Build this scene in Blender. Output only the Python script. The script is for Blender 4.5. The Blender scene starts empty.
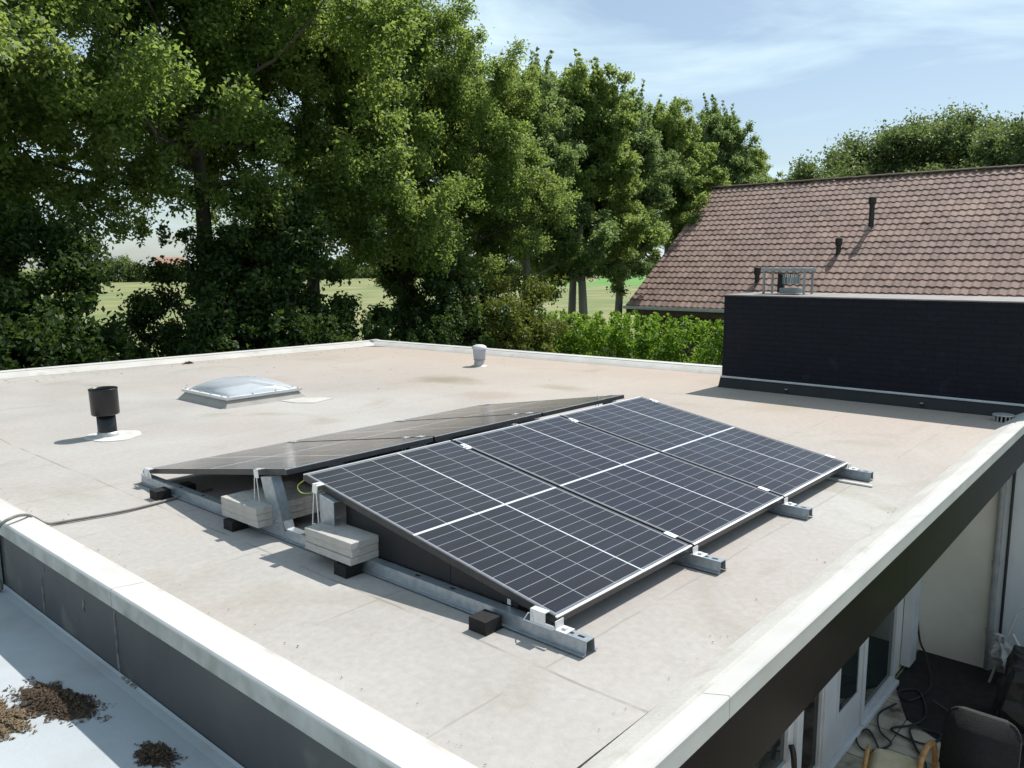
import bpy, bmesh, math, random
import numpy as np
from mathutils import Vector, Matrix
random.seed(7)
PI = math.pi
scene = bpy.context.scene
COL = scene.collection
GZ = -2.75            # ground level; z = 0 is the flat roof's surface

# ------------------------------------------------------------------ camera
cam_d = bpy.data.cameras.new('camera'); cam = bpy.data.objects.new('camera', cam_d); COL.objects.link(cam)
scene.camera = cam
yaw, pitch, roll = 7.22278115e-01, 1.48469219e-01, -3.60954439e-03
f = Vector((math.cos(pitch)*math.cos(yaw), math.cos(pitch)*math.sin(yaw), -math.sin(pitch)))
r = Vector((math.sin(yaw), -math.cos(yaw), 0)); u = r.cross(f)
r2 = math.cos(roll)*r + math.sin(roll)*u; u2 = -math.sin(roll)*r + math.cos(roll)*u
M = Matrix((( r2.x, u2.x, -f.x, -2.39971), (r2.y, u2.y, -f.y, -1.87749), (r2.z, u2.z, -f.z, 1.56088), (0,0,0,1)))
cam.matrix_world = M
cam_d.sensor_width = 36; cam_d.lens = 802.939*36/1024
cam_d.clip_start = .05; cam_d.clip_end = 6000
scene.render.resolution_x = 1024; scene.render.resolution_y = 768

# ------------------------------------------------------------------ colour / render
scene.view_settings.view_transform = 'Standard'; scene.view_settings.look = 'None'
scene.view_settings.exposure = 0.26; scene.view_settings.gamma = 1
scene.render.engine = 'CYCLES'
scene.cycles.max_bounces = 6; scene.cycles.transparent_max_bounces = 6
scene.cycles.diffuse_bounces = 3; scene.cycles.glossy_bounces = 3; scene.cycles.transmission_bounces = 4
scene.cycles.caustics_reflective = False; scene.cycles.caustics_refractive = False

# ------------------------------------------------------------------ sun + sky
SUN = Vector((.71, -.04, 1)).normalized()
el = math.asin(SUN.z); az = math.atan2(SUN.x, SUN.y)
sd = bpy.data.lights.new('sun', 'SUN'); sun = bpy.data.objects.new('sun', sd); COL.objects.link(sun)
sd.energy = 4.6; sd.angle = math.radians(.55); sd.color = (1, .955, .89)
sun.rotation_mode = 'QUATERNION'; sun.rotation_quaternion = SUN.to_track_quat('Z', 'Y'); sun.location = (20, -5, 30)
w = bpy.data.worlds.new('World'); scene.world = w; w.use_nodes = True
nt = w.node_tree; N = nt.nodes; L = nt.links; N.clear()
out = N.new('ShaderNodeOutputWorld'); bg = N.new('ShaderNodeBackground'); sky = N.new('ShaderNodeTexSky')
sky.sky_type = 'NISHITA'; sky.sun_disc = False; sky.sun_elevation = el; sky.sun_rotation = az
sky.air_density = 1.0; sky.dust_density = .8; sky.ozone_density = 1.6; sky.altitude = 0
tc = N.new('ShaderNodeTexCoord'); mp = N.new('ShaderNodeMapping'); mp.inputs['Scale'].default_value = (1.1, 1.1, 5.5)
mp.inputs['Rotation'].default_value = (.12, .1, .5)
n1 = N.new('ShaderNodeTexNoise'); n1.inputs['Scale'].default_value = 2.3; n1.inputs['Detail'].default_value = 7
n1.inputs['Roughness'].default_value = .55; n1.inputs['Distortion'].default_value = .6
rp = N.new('ShaderNodeValToRGB'); rp.color_ramp.elements[0].position = .42; rp.color_ramp.elements[1].position = .66
rp.color_ramp.elements[0].color = (.22, .22, .22, 1); rp.color_ramp.elements[1].color = (1, 1, 1, 1)
mx = N.new('ShaderNodeMixRGB'); mx.inputs['Color2'].default_value = (7.5, 9.5, 10.5, 1)
L.new(tc.outputs['Generated'], mp.inputs['Vector']); L.new(mp.outputs[0], n1.inputs['Vector']); L.new(n1.outputs['Fac'], rp.inputs[0])
L.new(rp.outputs[0], mx.inputs['Fac']); L.new(sky.outputs[0], mx.inputs['Color1']); L.new(mx.outputs[0], bg.inputs['Color'])
bg.inputs['Strength'].default_value = .09; L.new(bg.outputs[0], out.inputs[0])

# ------------------------------------------------------------------ materials
def mat(name, col=(.5,.5,.5), rough=.6, metal=0, spec=.5):
    m = bpy.data.materials.new(name); m.use_nodes = True
    b = m.node_tree.nodes['Principled BSDF']
    b.inputs['Base Color'].default_value = (*col, 1); b.inputs['Roughness'].default_value = rough
    b.inputs['Metallic'].default_value = metal; b.inputs['Specular IOR Level'].default_value = spec
    return m
def nodes(m): return m.node_tree.nodes, m.node_tree.links, m.node_tree.nodes['Principled BSDF']
def noisy(name, c1, c2, scale=5, rough=.7, detail=6, bump=0, bscale=None, metal=0, lo=.35, hi=.65, spec=.5, stretch=(1,1,1), c3=None, s3=.7, lo3=.5, hi3=.7, rv=0):
    m = mat(name, c1, rough, metal, spec); N, L, b = nodes(m)
    tc = N.new('ShaderNodeTexCoord'); mp = N.new('ShaderNodeMapping'); mp.inputs['Scale'].default_value = stretch
    L.new(tc.outputs['Object'], mp.inputs[0])
    n = N.new('ShaderNodeTexNoise'); n.inputs['Scale'].default_value = scale; n.inputs['Detail'].default_value = detail
    L.new(mp.outputs[0], n.inputs['Vector'])
    r = N.new('ShaderNodeValToRGB'); r.color_ramp.elements[0].position = lo; r.color_ramp.elements[1].position = hi
    r.color_ramp.elements[0].color = (*c1, 1); r.color_ramp.elements[1].color = (*c2, 1)
    L.new(n.outputs['Fac'], r.inputs[0]); colout = r.outputs[0]
    if c3:
        n3 = N.new('ShaderNodeTexNoise'); n3.inputs['Scale'].default_value = s3; n3.inputs['Detail'].default_value = 5
        L.new(tc.outputs['Object'], n3.inputs['Vector'])
        r3 = N.new('ShaderNodeValToRGB'); r3.color_ramp.elements[0].position = lo3; r3.color_ramp.elements[1].position = hi3
        L.new(n3.outputs['Fac'], r3.inputs[0])
        mx = N.new('ShaderNodeMixRGB'); mx.inputs['Color2'].default_value = (*c3, 1)
        L.new(r3.outputs[0], mx.inputs['Fac']); L.new(colout, mx.inputs['Color1']); colout = mx.outputs[0]
    L.new(colout, b.inputs['Base Color'])
    if bump:
        n2 = N.new('ShaderNodeTexNoise'); n2.inputs['Scale'].default_value = bscale or scale*6; n2.inputs['Detail'].default_value = 4
        L.new(tc.outputs['Object'], n2.inputs['Vector'])
        bp = N.new('ShaderNodeBump'); bp.inputs['Strength'].default_value = bump; bp.inputs['Distance'].default_value = .01
        L.new(n2.outputs['Fac'], bp.inputs['Height']); L.new(bp.outputs[0], b.inputs['Normal'])
    return m
def math_(N, L, op, a, b=None, c=None):
    n = N.new('ShaderNodeMath'); n.operation = op
    for i, v in enumerate((a, b, c)):
        if v is None: continue
        if isinstance(v, (int, float)): n.inputs[i].default_value = v
        else: L.new(v, n.inputs[i])
    return n.outputs[0]
def leaf_mat(name, base, var, trans, tw=.45):
    m = bpy.data.materials.new(name); m.use_nodes = True; N = m.node_tree.nodes; L = m.node_tree.links; N.clear()
    o = N.new('ShaderNodeOutputMaterial'); g = N.new('ShaderNodeNewGeometry')
    r = N.new('ShaderNodeValToRGB'); e = r.color_ramp.elements
    e[0].color = (*base, 1); e[0].position = 0; e[1].color = (*var, 1); e[1].position = 1
    L.new(g.outputs['Random Per Island'], r.inputs[0])
    oi = N.new('ShaderNodeTexCoord'); nz = N.new('ShaderNodeTexNoise'); nz.inputs['Scale'].default_value = .55; nz.inputs['Detail'].default_value = 3
    L.new(oi.outputs['Object'], nz.inputs['Vector'])
    hs = N.new('ShaderNodeHueSaturation'); L.new(r.outputs[0], hs.inputs['Color'])
    mr = N.new('ShaderNodeMapRange'); mr.inputs[1].default_value = .3; mr.inputs[2].default_value = .7; mr.inputs[3].default_value = .75; mr.inputs[4].default_value = 1.3
    L.new(nz.outputs['Fac'], mr.inputs[0]); L.new(mr.outputs[0], hs.inputs['Value'])
    mh = N.new('ShaderNodeMapRange'); mh.inputs[1].default_value = .3; mh.inputs[2].default_value = .7; mh.inputs[3].default_value = .515; mh.inputs[4].default_value = .48
    L.new(nz.outputs['Fac'], mh.inputs[0]); L.new(mh.outputs[0], hs.inputs['Hue'])
    p = N.new('ShaderNodeBsdfPrincipled'); p.inputs['Roughness'].default_value = .5; p.inputs['Specular IOR Level'].default_value = .28
    L.new(hs.outputs[0], p.inputs['Base Color'])
    t = N.new('ShaderNodeBsdfTranslucent'); mc = N.new('ShaderNodeMixRGB'); mc.blend_type = 'MIX'; mc.inputs['Fac'].default_value = .6
    L.new(hs.outputs[0], mc.inputs['Color1']); mc.inputs['Color2'].default_value = (*trans, 1); L.new(mc.outputs[0], t.inputs['Color'])
    ms = N.new('ShaderNodeMixShader'); ms.inputs[0].default_value = tw
    L.new(p.outputs[0], ms.inputs[1]); L.new(t.outputs[0], ms.inputs[2]); L.new(ms.outputs[0], o.inputs[0])
    return m

MAT = {}
# roof membrane: worn pale mineral felt, pinkish and olive stains, a few lap seams
def membrane():
    m = mat('roof_membrane', rough=.85, spec=.3); N, L, b = nodes(m)
    tc = N.new('ShaderNodeTexCoord'); obj = tc.outputs['Object']
    def noise(sc, det=6, st=(1,1,1), dist=0, off=(0,0,0)):
        mp = N.new('ShaderNodeMapping'); mp.inputs['Scale'].default_value = st; mp.inputs['Location'].default_value = off
        L.new(obj, mp.inputs[0]); n = N.new('ShaderNodeTexNoise')
        n.inputs['Scale'].default_value = sc; n.inputs['Detail'].default_value = det; n.inputs['Distortion'].default_value = dist
        L.new(mp.outputs[0], n.inputs['Vector']); return n.outputs['Fac']
    def ramp(fac, a, ca, bb, cb):
        r = N.new('ShaderNodeValToRGB'); r.color_ramp.elements[0].position = a; r.color_ramp.elements[1].position = bb
        r.color_ramp.elements[0].color = (*ca, 1); r.color_ramp.elements[1].color = (*cb, 1); L.new(fac, r.inputs[0]); return r.outputs[0]
    def mix(fac, a, bb, mode='MIX'):
        x = N.new('ShaderNodeMixRGB'); x.blend_type = mode
        for i, v in enumerate((fac, a, bb)):
            if isinstance(v, (int, float)): x.inputs[i].default_value = v
            elif isinstance(v, tuple): x.inputs[i].default_value = (*v, 1)
            else: L.new(v, x.inputs[i])
        return x.outputs[0]
    base = ramp(noise(.55, 7, (1, 1, 1), .5), .34, (.355, .335, .315), .64, (.425, .41, .388))
    pink = ramp(noise(.32, 4, (1, 1, 1), .8, (3, 7, 0)), .48, (0, 0, 0), .66, (.75, .75, .75))
    c = mix(pink, base, (.40, .352, .328))
    sx = N.new('ShaderNodeSeparateXYZ'); L.new(obj, sx.inputs[0]); X, Y = sx.outputs[0], sx.outputs[1]
    # far corner is browner
    far = math_(N, L, 'MULTIPLY', math_(N, L, 'SUBTRACT', X, 3.0), .22); fc = N.new('ShaderNodeClamp'); L.new(far, fc.inputs[0])
    c = mix(math_(N, L, 'MULTIPLY', fc.outputs[0], .75), c, (.43, .345, .28))
    ol = ramp(noise(.9, 5, (1, 1, 1), 1.2, (11, 2, 0)), .60, (0, 0, 0), .74, (.5, .5, .5)); c = mix(ol, c, (.27, .25, .19))
    edge = ramp(noise(2.2, 8, (1, 1, 1), 1.5, (5, 5, 0)), .485, (0, 0, 0), .50, (.10, .10, .10)); c = mix(edge, c, (.33, .29, .26))
    fine = ramp(noise(26, 4), .3, (.93, .93, .93), .7, (1.05, 1.05, 1.05)); c = mix(1.0, c, fine, 'MULTIPLY')
    spk = ramp(noise(75, 2), .70, (0, 0, 0), .76, (.5, .5, .5)); c = mix(spk, c, (.20, .18, .15))
    # puddle rings / stains
    for (px, py, rr, s, colr) in ((5.2, 6.0, .75, .55, (.24,.20,.14)), (4.6, 4.6, .6, .3, (.34,.24,.19)), (1.4, 8.6, .5, .35, (.34,.30,.24)), (6.0,1.6,.7,.4,(.33,.29,.22)), (3.5,7.9,.8,.3,(.36,.27,.22)), (5.6,4.3,.5,.4,(.27,.23,.16))):
        dx = math_(N, L, 'SUBTRACT', X, px); dy = math_(N, L, 'MULTIPLY', math_(N, L, 'SUBTRACT', Y, py), .75)
        d = math_(N, L, 'SQRT', math_(N, L, 'ADD', math_(N, L, 'MULTIPLY', dx, dx), math_(N, L, 'MULTIPLY', dy, dy)))
        d = math_(N, L, 'ADD', d, math_(N, L, 'MULTIPLY', noise(1.6, 5, off=(px, py, 0)), rr*1.3))
        fac = N.new('ShaderNodeMapRange'); fac.interpolation_type = 'SMOOTHSTEP'
        fac.inputs[1].default_value = rr*1.35; fac.inputs[2].default_value = rr*.7; fac.inputs[3].default_value = 0; fac.inputs[4].default_value = min(.8, s*1.5)
        L.new(d, fac.inputs[0]); c = mix(fac.outputs[0], c, colr)
    # lap seams running along X and a cross joint
    wob = math_(N, L, 'MULTIPLY', math_(N, L, 'SUBTRACT', noise(1.3, 3), .5), .05)
    br = ramp(noise(3.1, 4, off=(1, 9, 0)), .40, (0, 0, 0), .56, (1, 1, 1))
    Yw = math_(N, L, 'ADD', Y, wob)
    seam = math_(N, L, 'LESS_THAN', math_(N, L, 'ABSOLUTE', math_(N, L, 'SUBTRACT', math_(N, L, 'FRACT', math_(N, L, 'ADD', Yw, .53)), .5)), .006)
    Xw = math_(N, L, 'ADD', X, wob)
    sm2 = math_(N, L, 'LESS_THAN', math_(N, L, 'ABSOLUTE', math_(N, L, 'ADD', Xw, .12)), .008)
    sm = math_(N, L, 'MULTIPLY', math_(N, L, 'MAXIMUM', math_(N, L, 'MULTIPLY', seam, .6), sm2), br)
    c = mix(math_(N, L, 'MULTIPLY', sm, .65), c, (.22, .20, .18))
    L.new(c, b.inputs['Base Color'])
    bp = N.new('ShaderNodeBump'); bp.inputs['Strength'].default_value = .25; bp.inputs['Distance'].default_value = .006
    hh = math_(N, L, 'ADD', noise(60, 3), math_(N, L, 'MULTIPLY', noise(2.5, 4), 2.0)); L.new(hh, bp.inputs['Height']); L.new(bp.outputs[0], b.inputs['Normal'])
    return m
MAT['membrane'] = membrane()
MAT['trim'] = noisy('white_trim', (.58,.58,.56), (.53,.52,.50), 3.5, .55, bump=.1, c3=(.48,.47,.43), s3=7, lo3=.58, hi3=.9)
MAT['kerb_felt'] = noisy('kerb_felt', (.46,.44,.41), (.54,.53,.50), 2.5, .8, bump=.3, bscale=40, c3=(.40,.37,.33), s3=5, lo3=.56, hi3=.75)
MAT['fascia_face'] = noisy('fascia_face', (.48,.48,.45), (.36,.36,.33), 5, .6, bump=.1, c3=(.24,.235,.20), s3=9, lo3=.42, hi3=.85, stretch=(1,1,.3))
MAT['black_gloss'] = noisy('black_gloss_panel', (.006,.006,.0065), (.010,.009,.008), 3, .24, spec=.015)
MAT['slate_panel'] = noisy('slate_grey_panel', (.050,.053,.057), (.078,.078,.078), 2.2, .6, bump=.15, c3=(.15,.15,.14), s3=3.5, lo3=.60, hi3=.82)
MAT['mastic'] = noisy('mastic_streak', (.35,.34,.31), (.16,.15,.14), 30, .8, bump=.6)
MAT['lower_membrane'] = noisy('lower_roof_membrane', (.37,.41,.44), (.45,.48,.50), 1.5, .7, bump=.2, bscale=30, c3=(.34,.36,.37), s3=3, lo3=.5, hi3=.8)
MAT['alu'] = noisy('aluminium', (.66,.67,.69), (.74,.75,.77), 20, .38, metal=.85)
MAT['alu_white'] = noisy('bright_aluminium', (.78,.78,.78), (.68,.69,.70), 20, .42, metal=.35)
MAT['upstand_felt'] = noisy('upstand_felt', (.33,.31,.285), (.40,.38,.35), 4, .85, bump=.3, bscale=40)
MAT['black_alu'] = noisy('dark_anodised_frame', (.035,.036,.04), (.05,.05,.055), 20, .4, metal=.3)
MAT['galv'] = noisy('galvanised_steel', (.28,.32,.35), (.40,.44,.47), 30, .36, metal=.5, lo=.3, hi=.7)
MAT['rubber'] = noisy('black_rubber', (.004,.004,.004), (.010,.010,.010), 60, .85, bump=.4)
MAT['black_sheet'] = noisy('black_sheet', (.006,.0065,.009), (.010,.0105,.013), 8, .55)
MAT['backsheet'] = mat('panel_backsheet', (.55,.56,.56), .6)
MAT['concrete'] = noisy('paver_concrete', (.50,.48,.45), (.42,.40,.37), 9, .9, bump=.6, bscale=120, c3=(.30,.28,.26), s3=14, lo3=.55, hi3=.8)
MAT['black_plastic'] = noisy('black_pvc', (.005,.005,.006), (.011,.010,.011), 12, .33, bump=.05)
MAT['flash_white'] = noisy('flashing_patch', (.66,.65,.63), (.55,.53,.50), 8, .6, bump=.2)
MAT['grey_collar'] = noisy('grey_collar', (.38,.38,.37), (.55,.55,.54), 12, .45, metal=.3)
MAT['white_plastic'] = noisy('white_plastic', (.68,.69,.70), (.58,.58,.57), 6, .4)
MAT['vent_grey'] = noisy('vent_grey', (.40,.42,.47), (.46,.48,.52), 6, .45)
MAT['cable'] = mat('cable_rubber', (.02,.02,.022), .5)
MAT['cable_grey'] = noisy('conduit_grey', (.12,.12,.11), (.17,.165,.15), 20, .5)
MAT['wire_yellow'] = mat('earth_wire', (.45,.50,.10), .5)
MAT['white_paint'] = noisy('white_frame_paint', (.66,.68,.72), (.58,.60,.63), 3, .4)
MAT['render_wall'] = noisy('painted_brick_wall', (.70,.68,.60), (.76,.74,.66), 2, .8, bump=.3, bscale=18, c3=(.60,.58,.50), s3=1.2, lo3=.5, hi3=.8)
MAT['render_blue'] = noisy('pale_wall', (.62,.66,.70), (.70,.72,.74), 2, .8, bump=.3, bscale=18)
MAT['gutter'] = noisy('gutter_zinc', (.52,.53,.54), (.62,.62,.62), 6, .5)
MAT['zinc'] = noisy('dull_zinc', (.26,.27,.275), (.34,.35,.35), 9, .5, metal=.3)
MAT['coping'] = noisy('coping_strip', (.26,.235,.22), (.18,.165,.155), 5, .7, c3=(.2,.19,.18), s3=9, lo3=.55, hi3=.7)
MAT['soil_dark'] = noisy('black_ground', (.010,.010,.010), (.022,.02,.018), 12, .9, bump=.8)  # terrace shadow painted into a near-black ground colour
MAT['cloth_black'] = noisy('black_fabric', (.007,.008,.010), (.013,.014,.016), 25, .8, bump=.5)
MAT['tarp'] = noisy('black_tarp', (.004,.004,.005), (.008,.008,.010), 6, .6, bump=.5, bscale=10)
MAT['wood_cane'] = noisy('cane_wood', (.50,.30,.12), (.34,.18,.06), 14, .45, stretch=(1,1,4))
MAT['cushion'] = noisy('pale_cushion', (.52,.54,.58), (.44,.46,.50), 14, .9, bump=.5)
MAT['cushion_cream'] = noisy('cream_cushion', (.66,.60,.42), (.56,.50,.34), 10, .9, bump=.5)
MAT['crumple'] = noisy('crumpled_plastic', (.55,.53,.52), (.36,.35,.34), 12, .6, bump=.8, bscale=14)
MAT['brown_dark'] = noisy('dark_brown_brick', (.06,.035,.025), (.10,.06,.04), 3, .8, bump=.5)
MAT['bark'] = noisy('tree_bark', (.055,.045,.035), (.11,.095,.075), 4, .9, bump=1, bscale=25, stretch=(1,1,.25))
MAT['bark_pale'] = noisy('pale_bark', (.15,.135,.11), (.24,.22,.19), 4, .9, bump=1, bscale=25, stretch=(1,1,.25))
MAT['grass'] = noisy('garden_grass', (.045,.075,.022), (.075,.105,.034), 3, .95)
MAT['field'] = noisy('hay_meadow', (.18,.20,.062), (.125,.17,.045), .06, .95, detail=12, c3=(.27,.25,.115), s3=.16, lo3=.42, hi3=.68, bump=1, bscale=2)
MAT['crop'] = noisy('green_crop', (.085,.22,.03), (.12,.26,.05), .05, .95)
MAT['debris'] = noisy('dead_moss', (.06,.042,.028), (.16,.11,.07), 60, .95, bump=1)  # dead moss and litter; the shaded heap's darkness is in this colour
MAT['debris_light'] = noisy('dry_straw', (.34,.25,.15), (.18,.13,.08), 60, .95, bump=1)  # same debris with sunlight painted in as a paler tone; also dry leaves
MAT['vent_dark'] = noisy('dark_roof_pipe', (.012,.012,.012), (.03,.028,.026), 10, .5)
MAT['white_wall_far'] = mat('far_white_wall', (.7,.7,.7), .8)
MAT['orange_tile'] = noisy('far_orange_tiles', (.42,.24,.17), (.36,.20,.14), 2, .8)
MAT['grey_roof_far'] = mat('far_grey_roof', (.25,.26,.28), .7)
MAT['leaf_oak'] = leaf_mat('leaf_oak', (.070,.130,.033), (.165,.235,.064), (.48,.64,.12), .52)
MAT['leaf_ash'] = leaf_mat('leaf_ash', (.090,.148,.042), (.20,.265,.088), (.50,.64,.13), .52)
MAT['leaf_silver'] = leaf_mat('leaf_silver', (.10,.15,.055), (.20,.27,.12), (.38,.54,.13), .48)
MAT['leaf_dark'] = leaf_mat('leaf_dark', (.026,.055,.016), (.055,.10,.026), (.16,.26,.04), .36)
MAT['leaf_bush'] = leaf_mat('leaf_bush', (.08,.12,.022), (.17,.18,.045), (.30,.36,.05), .42)
MAT['leaf_hedge'] = leaf_mat('leaf_hedge', (.085,.17,.022), (.18,.30,.040), (.36,.58,.05), .45)
MAT['leaf_far'] = leaf_mat('leaf_far', (.08,.12,.045), (.14,.18,.07), (.26,.36,.08), .45)

# brick painted near-black
def dark_brick():
    m = mat('black_painted_brick', (.014,.016,.022), .7, 0, .22); N, L, b = nodes(m)
    tc = N.new('ShaderNodeTexCoord'); sx = N.new('ShaderNodeSeparateXYZ'); L.new(tc.outputs['Object'], sx.inputs[0])
    cb = N.new('ShaderNodeCombineXYZ'); L.new(math_(N, L, 'ADD', sx.outputs[1], sx.outputs[0]), cb.inputs[0]); L.new(sx.outputs[2], cb.inputs[1])
    t = N.new('ShaderNodeTexBrick'); t.inputs['Scale'].default_value = 1; t.inputs['Brick Width'].default_value = .22; t.inputs['Row Height'].default_value = .0625
    t.inputs['Mortar Size'].default_value = .006; t.inputs['Mortar Smooth'].default_value = .4
    t.inputs['Color1'].default_value = (.0065,.008,.014,1); t.inputs['Color2'].default_value = (.0085,.010,.017,1); t.inputs['Mortar'].default_value = (.006,.0075,.013,1)
    L.new(cb.outputs[0], t.inputs['Vector'])
    n = N.new('ShaderNodeTexNoise'); n.inputs['Scale'].default_value = 6; L.new(tc.outputs['Object'], n.inputs['Vector'])
    r = N.new('ShaderNodeValToRGB'); r.color_ramp.elements[0].position = .62; r.color_ramp.elements[1].position = .75
    n.inputs['Detail'].default_value = 8; L.new(n.outputs['Fac'], r.inputs[0])
    mx = N.new('ShaderNodeMixRGB'); mx.inputs['Color2'].default_value = (.018,.018,.024,1); L.new(r.outputs[0], mx.inputs[0]); L.new(t.outputs['Color'], mx.inputs[1])
    L.new(mx.outputs[0], b.inputs['Base Color'])
    bp = N.new('ShaderNodeBump'); bp.inputs['Strength'].default_value = .7; bp.inputs['Distance'].default_value = .01; bp.invert = True
    hh = math_(N, L, 'ADD', t.outputs['Fac'], math_(N, L, 'MULTIPLY', n.outputs['Fac'], .6))
    L.new(hh, bp.inputs['Height']); L.new(bp.outputs[0], b.inputs['Normal'])
    return m
MAT['dark_brick'] = dark_brick()

# roof tiles of the house behind: weathered brown, each tile a little different
def tile_mat():
    m = mat('brown_roof_tiles', (.3,.2,.17), .8); N, L, b = nodes(m)
    at = N.new('ShaderNodeAttribute'); at.attribute_name = 'tint'
    r = N.new('ShaderNodeValToRGB'); r.color_ramp.elements[0].color = (.190,.115,.096,1); r.color_ramp.elements[1].color = (.290,.188,.158,1)
    L.new(at.outputs['Fac'], r.inputs[0])
    tc = N.new('ShaderNodeTexCoord'); n = N.new('ShaderNodeTexNoise'); n.inputs['Scale'].default_value = 9; n.inputs['Detail'].default_value = 8
    L.new(tc.outputs['Object'], n.inputs['Vector'])
    r2 = N.new('ShaderNodeValToRGB'); r2.color_ramp.elements[0].position = .5; r2.color_ramp.elements[1].position = .72; r2.color_ramp.elements[1].color = (.6,.6,.6,1)
    L.new(n.outputs['Fac'], r2.inputs[0])
    mx = N.new('ShaderNodeMixRGB'); mx.inputs['Color2'].default_value = (.32,.27,.20,1); L.new(r2.outputs[0], mx.inputs[0]); L.new(r.outputs[0], mx.inputs[1])
    n3 = N.new('ShaderNodeTexNoise'); n3.inputs['Scale'].default_value = .5; L.new(tc.outputs['Object'], n3.inputs['Vector'])
    r3 = N.new('ShaderNodeValToRGB'); r3.color_ramp.elements[0].position = .3; r3.color_ramp.elements[0].color = (.82,.82,.84,1); r3.color_ramp.elements[1].position = .7; r3.color_ramp.elements[1].color = (1.1,1.08,1.05,1)
    L.new(n3.outputs['Fac'], r3.inputs[0])
    mm = N.new('ShaderNodeMixRGB'); mm.blend_type = 'MULTIPLY'; mm.inputs[0].default_value = 1; L.new(mx.outputs[0], mm.inputs[1]); L.new(r3.outputs[0], mm.inputs[2])
    L.new(mm.outputs[0], b.inputs['Base Color']); return m
MAT['tiles'] = tile_mat()

# solar cells
PW, PL = 1.136, 1.818
def cell_mat():
    m = mat('solar_cells', (.02,.025,.045), .13, 0, .17); N, L, b = nodes(m)
    tc = N.new('ShaderNodeTexCoord'); sx = N.new('ShaderNodeSeparateXYZ'); L.new(tc.outputs['Object'], sx.inputs[0]); X, Y = sx.outputs[0], sx.outputs[1]
    mg = .022; cw = (PW-2*mg)/5; rh = (PL/2-.012-mg)/12
    xc = math_(N, L, 'DIVIDE', math_(N, L, 'SUBTRACT', X, mg), cw)
    vv = math_(N, L, 'SUBTRACT', math_(N, L, 'ABSOLUTE', math_(N, L, 'SUBTRACT', Y, PL/2)), .0075)
    yc = math_(N, L, 'DIVIDE', vv, rh)
    def dist(c, s): return math_(N, L, 'MULTIPLY', math_(N, L, 'SUBTRACT', .5, math_(N, L, 'ABSOLUTE', math_(N, L, 'SUBTRACT', math_(N, L, 'FRACT', c), .5))), s)
    lx = math_(N, L, 'LESS_THAN', dist(xc, cw), .0021)
    ly = math_(N, L, 'LESS_THAN', dist(yc, rh), .0014)
    thick = math_(N, L, 'LESS_THAN', math_(N, L, 'ABSOLUTE', math_(N, L, 'SUBTRACT', X, mg+3*cw)), .0046)
    mid = math_(N, L, 'LESS_THAN', vv, 0.0)
    ex = math_(N, L, 'GREATER_THAN', math_(N, L, 'ABSOLUTE', math_(N, L, 'SUBTRACT', X, PW/2)), PW/2-mg+.002)
    ey = math_(N, L, 'GREATER_THAN', vv, rh*12+.002)
    strong = math_(N, L, 'MAXIMUM', thick, mid)
    weak = math_(N, L, 'MAXIMUM', math_(N, L, 'MAXIMUM', lx, ly), math_(N, L, 'MULTIPLY', math_(N, L, 'MAXIMUM', ex, ey), .5))
    # fine bus wires across each row
    bus = math_(N, L, 'LESS_THAN', dist(math_(N, L, 'MULTIPLY', xc, 10.0), cw/10), .0007)
    cell = N.new('ShaderNodeCombineXYZ'); L.new(math_(N, L, 'FLOOR', xc), cell.inputs[0]); L.new(math_(N, L, 'FLOOR', math_(N, L, 'DIVIDE', Y, rh)), cell.inputs[1])
    oi = N.new('ShaderNodeObjectInfo'); L.new(oi.outputs['Random'], cell.inputs[2])
    wn = N.new('ShaderNodeTexWhiteNoise'); L.new(cell.outputs[0], wn.inputs['Vector'])
    r = N.new('ShaderNodeValToRGB'); r.color_ramp.elements[0].color = (.004,.005,.013,1); r.color_ramp.elements[1].color = (.007,.011,.024,1); L.new(wn.outputs['Value'], r.inputs[0])
    def mix(f_, a, c):
        x = N.new('ShaderNodeMixRGB'); L.new(f_, x.inputs[0]); L.new(a, x.inputs[1]); x.inputs[2].default_value = (*c, 1); return x.outputs[0]
    c = mix(math_(N, L, 'MULTIPLY', bus, .1), r.outputs[0], (.20,.21,.24))
    c = mix(math_(N, L, 'MULTIPLY', weak, .68), c, (.42,.45,.49))
    c = mix(strong, c, (.60,.63,.67))
    # noise for the dust and the painted sheen
    nz = N.new('ShaderNodeTexNoise'); nz.inputs['Scale'].default_value = 4; nz.inputs['Detail'].default_value = 6; L.new(tc.outputs['Object'], nz.inputs['Vector'])
    # beige mixed in towards grazing view: dust, plus the glass's sheen painted
    geo = N.new('ShaderNodeNewGeometry'); dp = N.new('ShaderNodeVectorMath'); dp.operation = 'DOT_PRODUCT'
    L.new(geo.outputs['Normal'], dp.inputs[0]); L.new(geo.outputs['Incoming'], dp.inputs[1])
    cosv = math_(N, L, 'MAXIMUM', math_(N, L, 'ABSOLUTE', dp.outputs['Value']), .02)
    tau = math_(N, L, 'MULTIPLY', math_(N, L, 'ADD', math_(N, L, 'MULTIPLY', nz.outputs['Fac'], .7), .65), -.013)
    film = math_(N, L, 'SUBTRACT', 1.0, math_(N, L, 'EXPONENT', math_(N, L, 'DIVIDE', tau, cosv)))
    c = mix(film, c, (.62,.54,.46))
    L.new(c, b.inputs['Base Color'])
    b.inputs['IOR'].default_value = 1.45
    b.inputs['Sheen Weight'].default_value = .0; b.inputs['Sheen Roughness'].default_value = .35; b.inputs['Sheen Tint'].default_value = (.72,.62,.52,1)
    rr = N.new('ShaderNodeMapRange'); rr.inputs[3].default_value = .10; rr.inputs[4].default_value = .22; L.new(nz.outputs['Fac'], rr.inputs[0]); L.new(rr.outputs[0], b.inputs['Roughness'])
    return m
MAT['cells'] = cell_mat()
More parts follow.
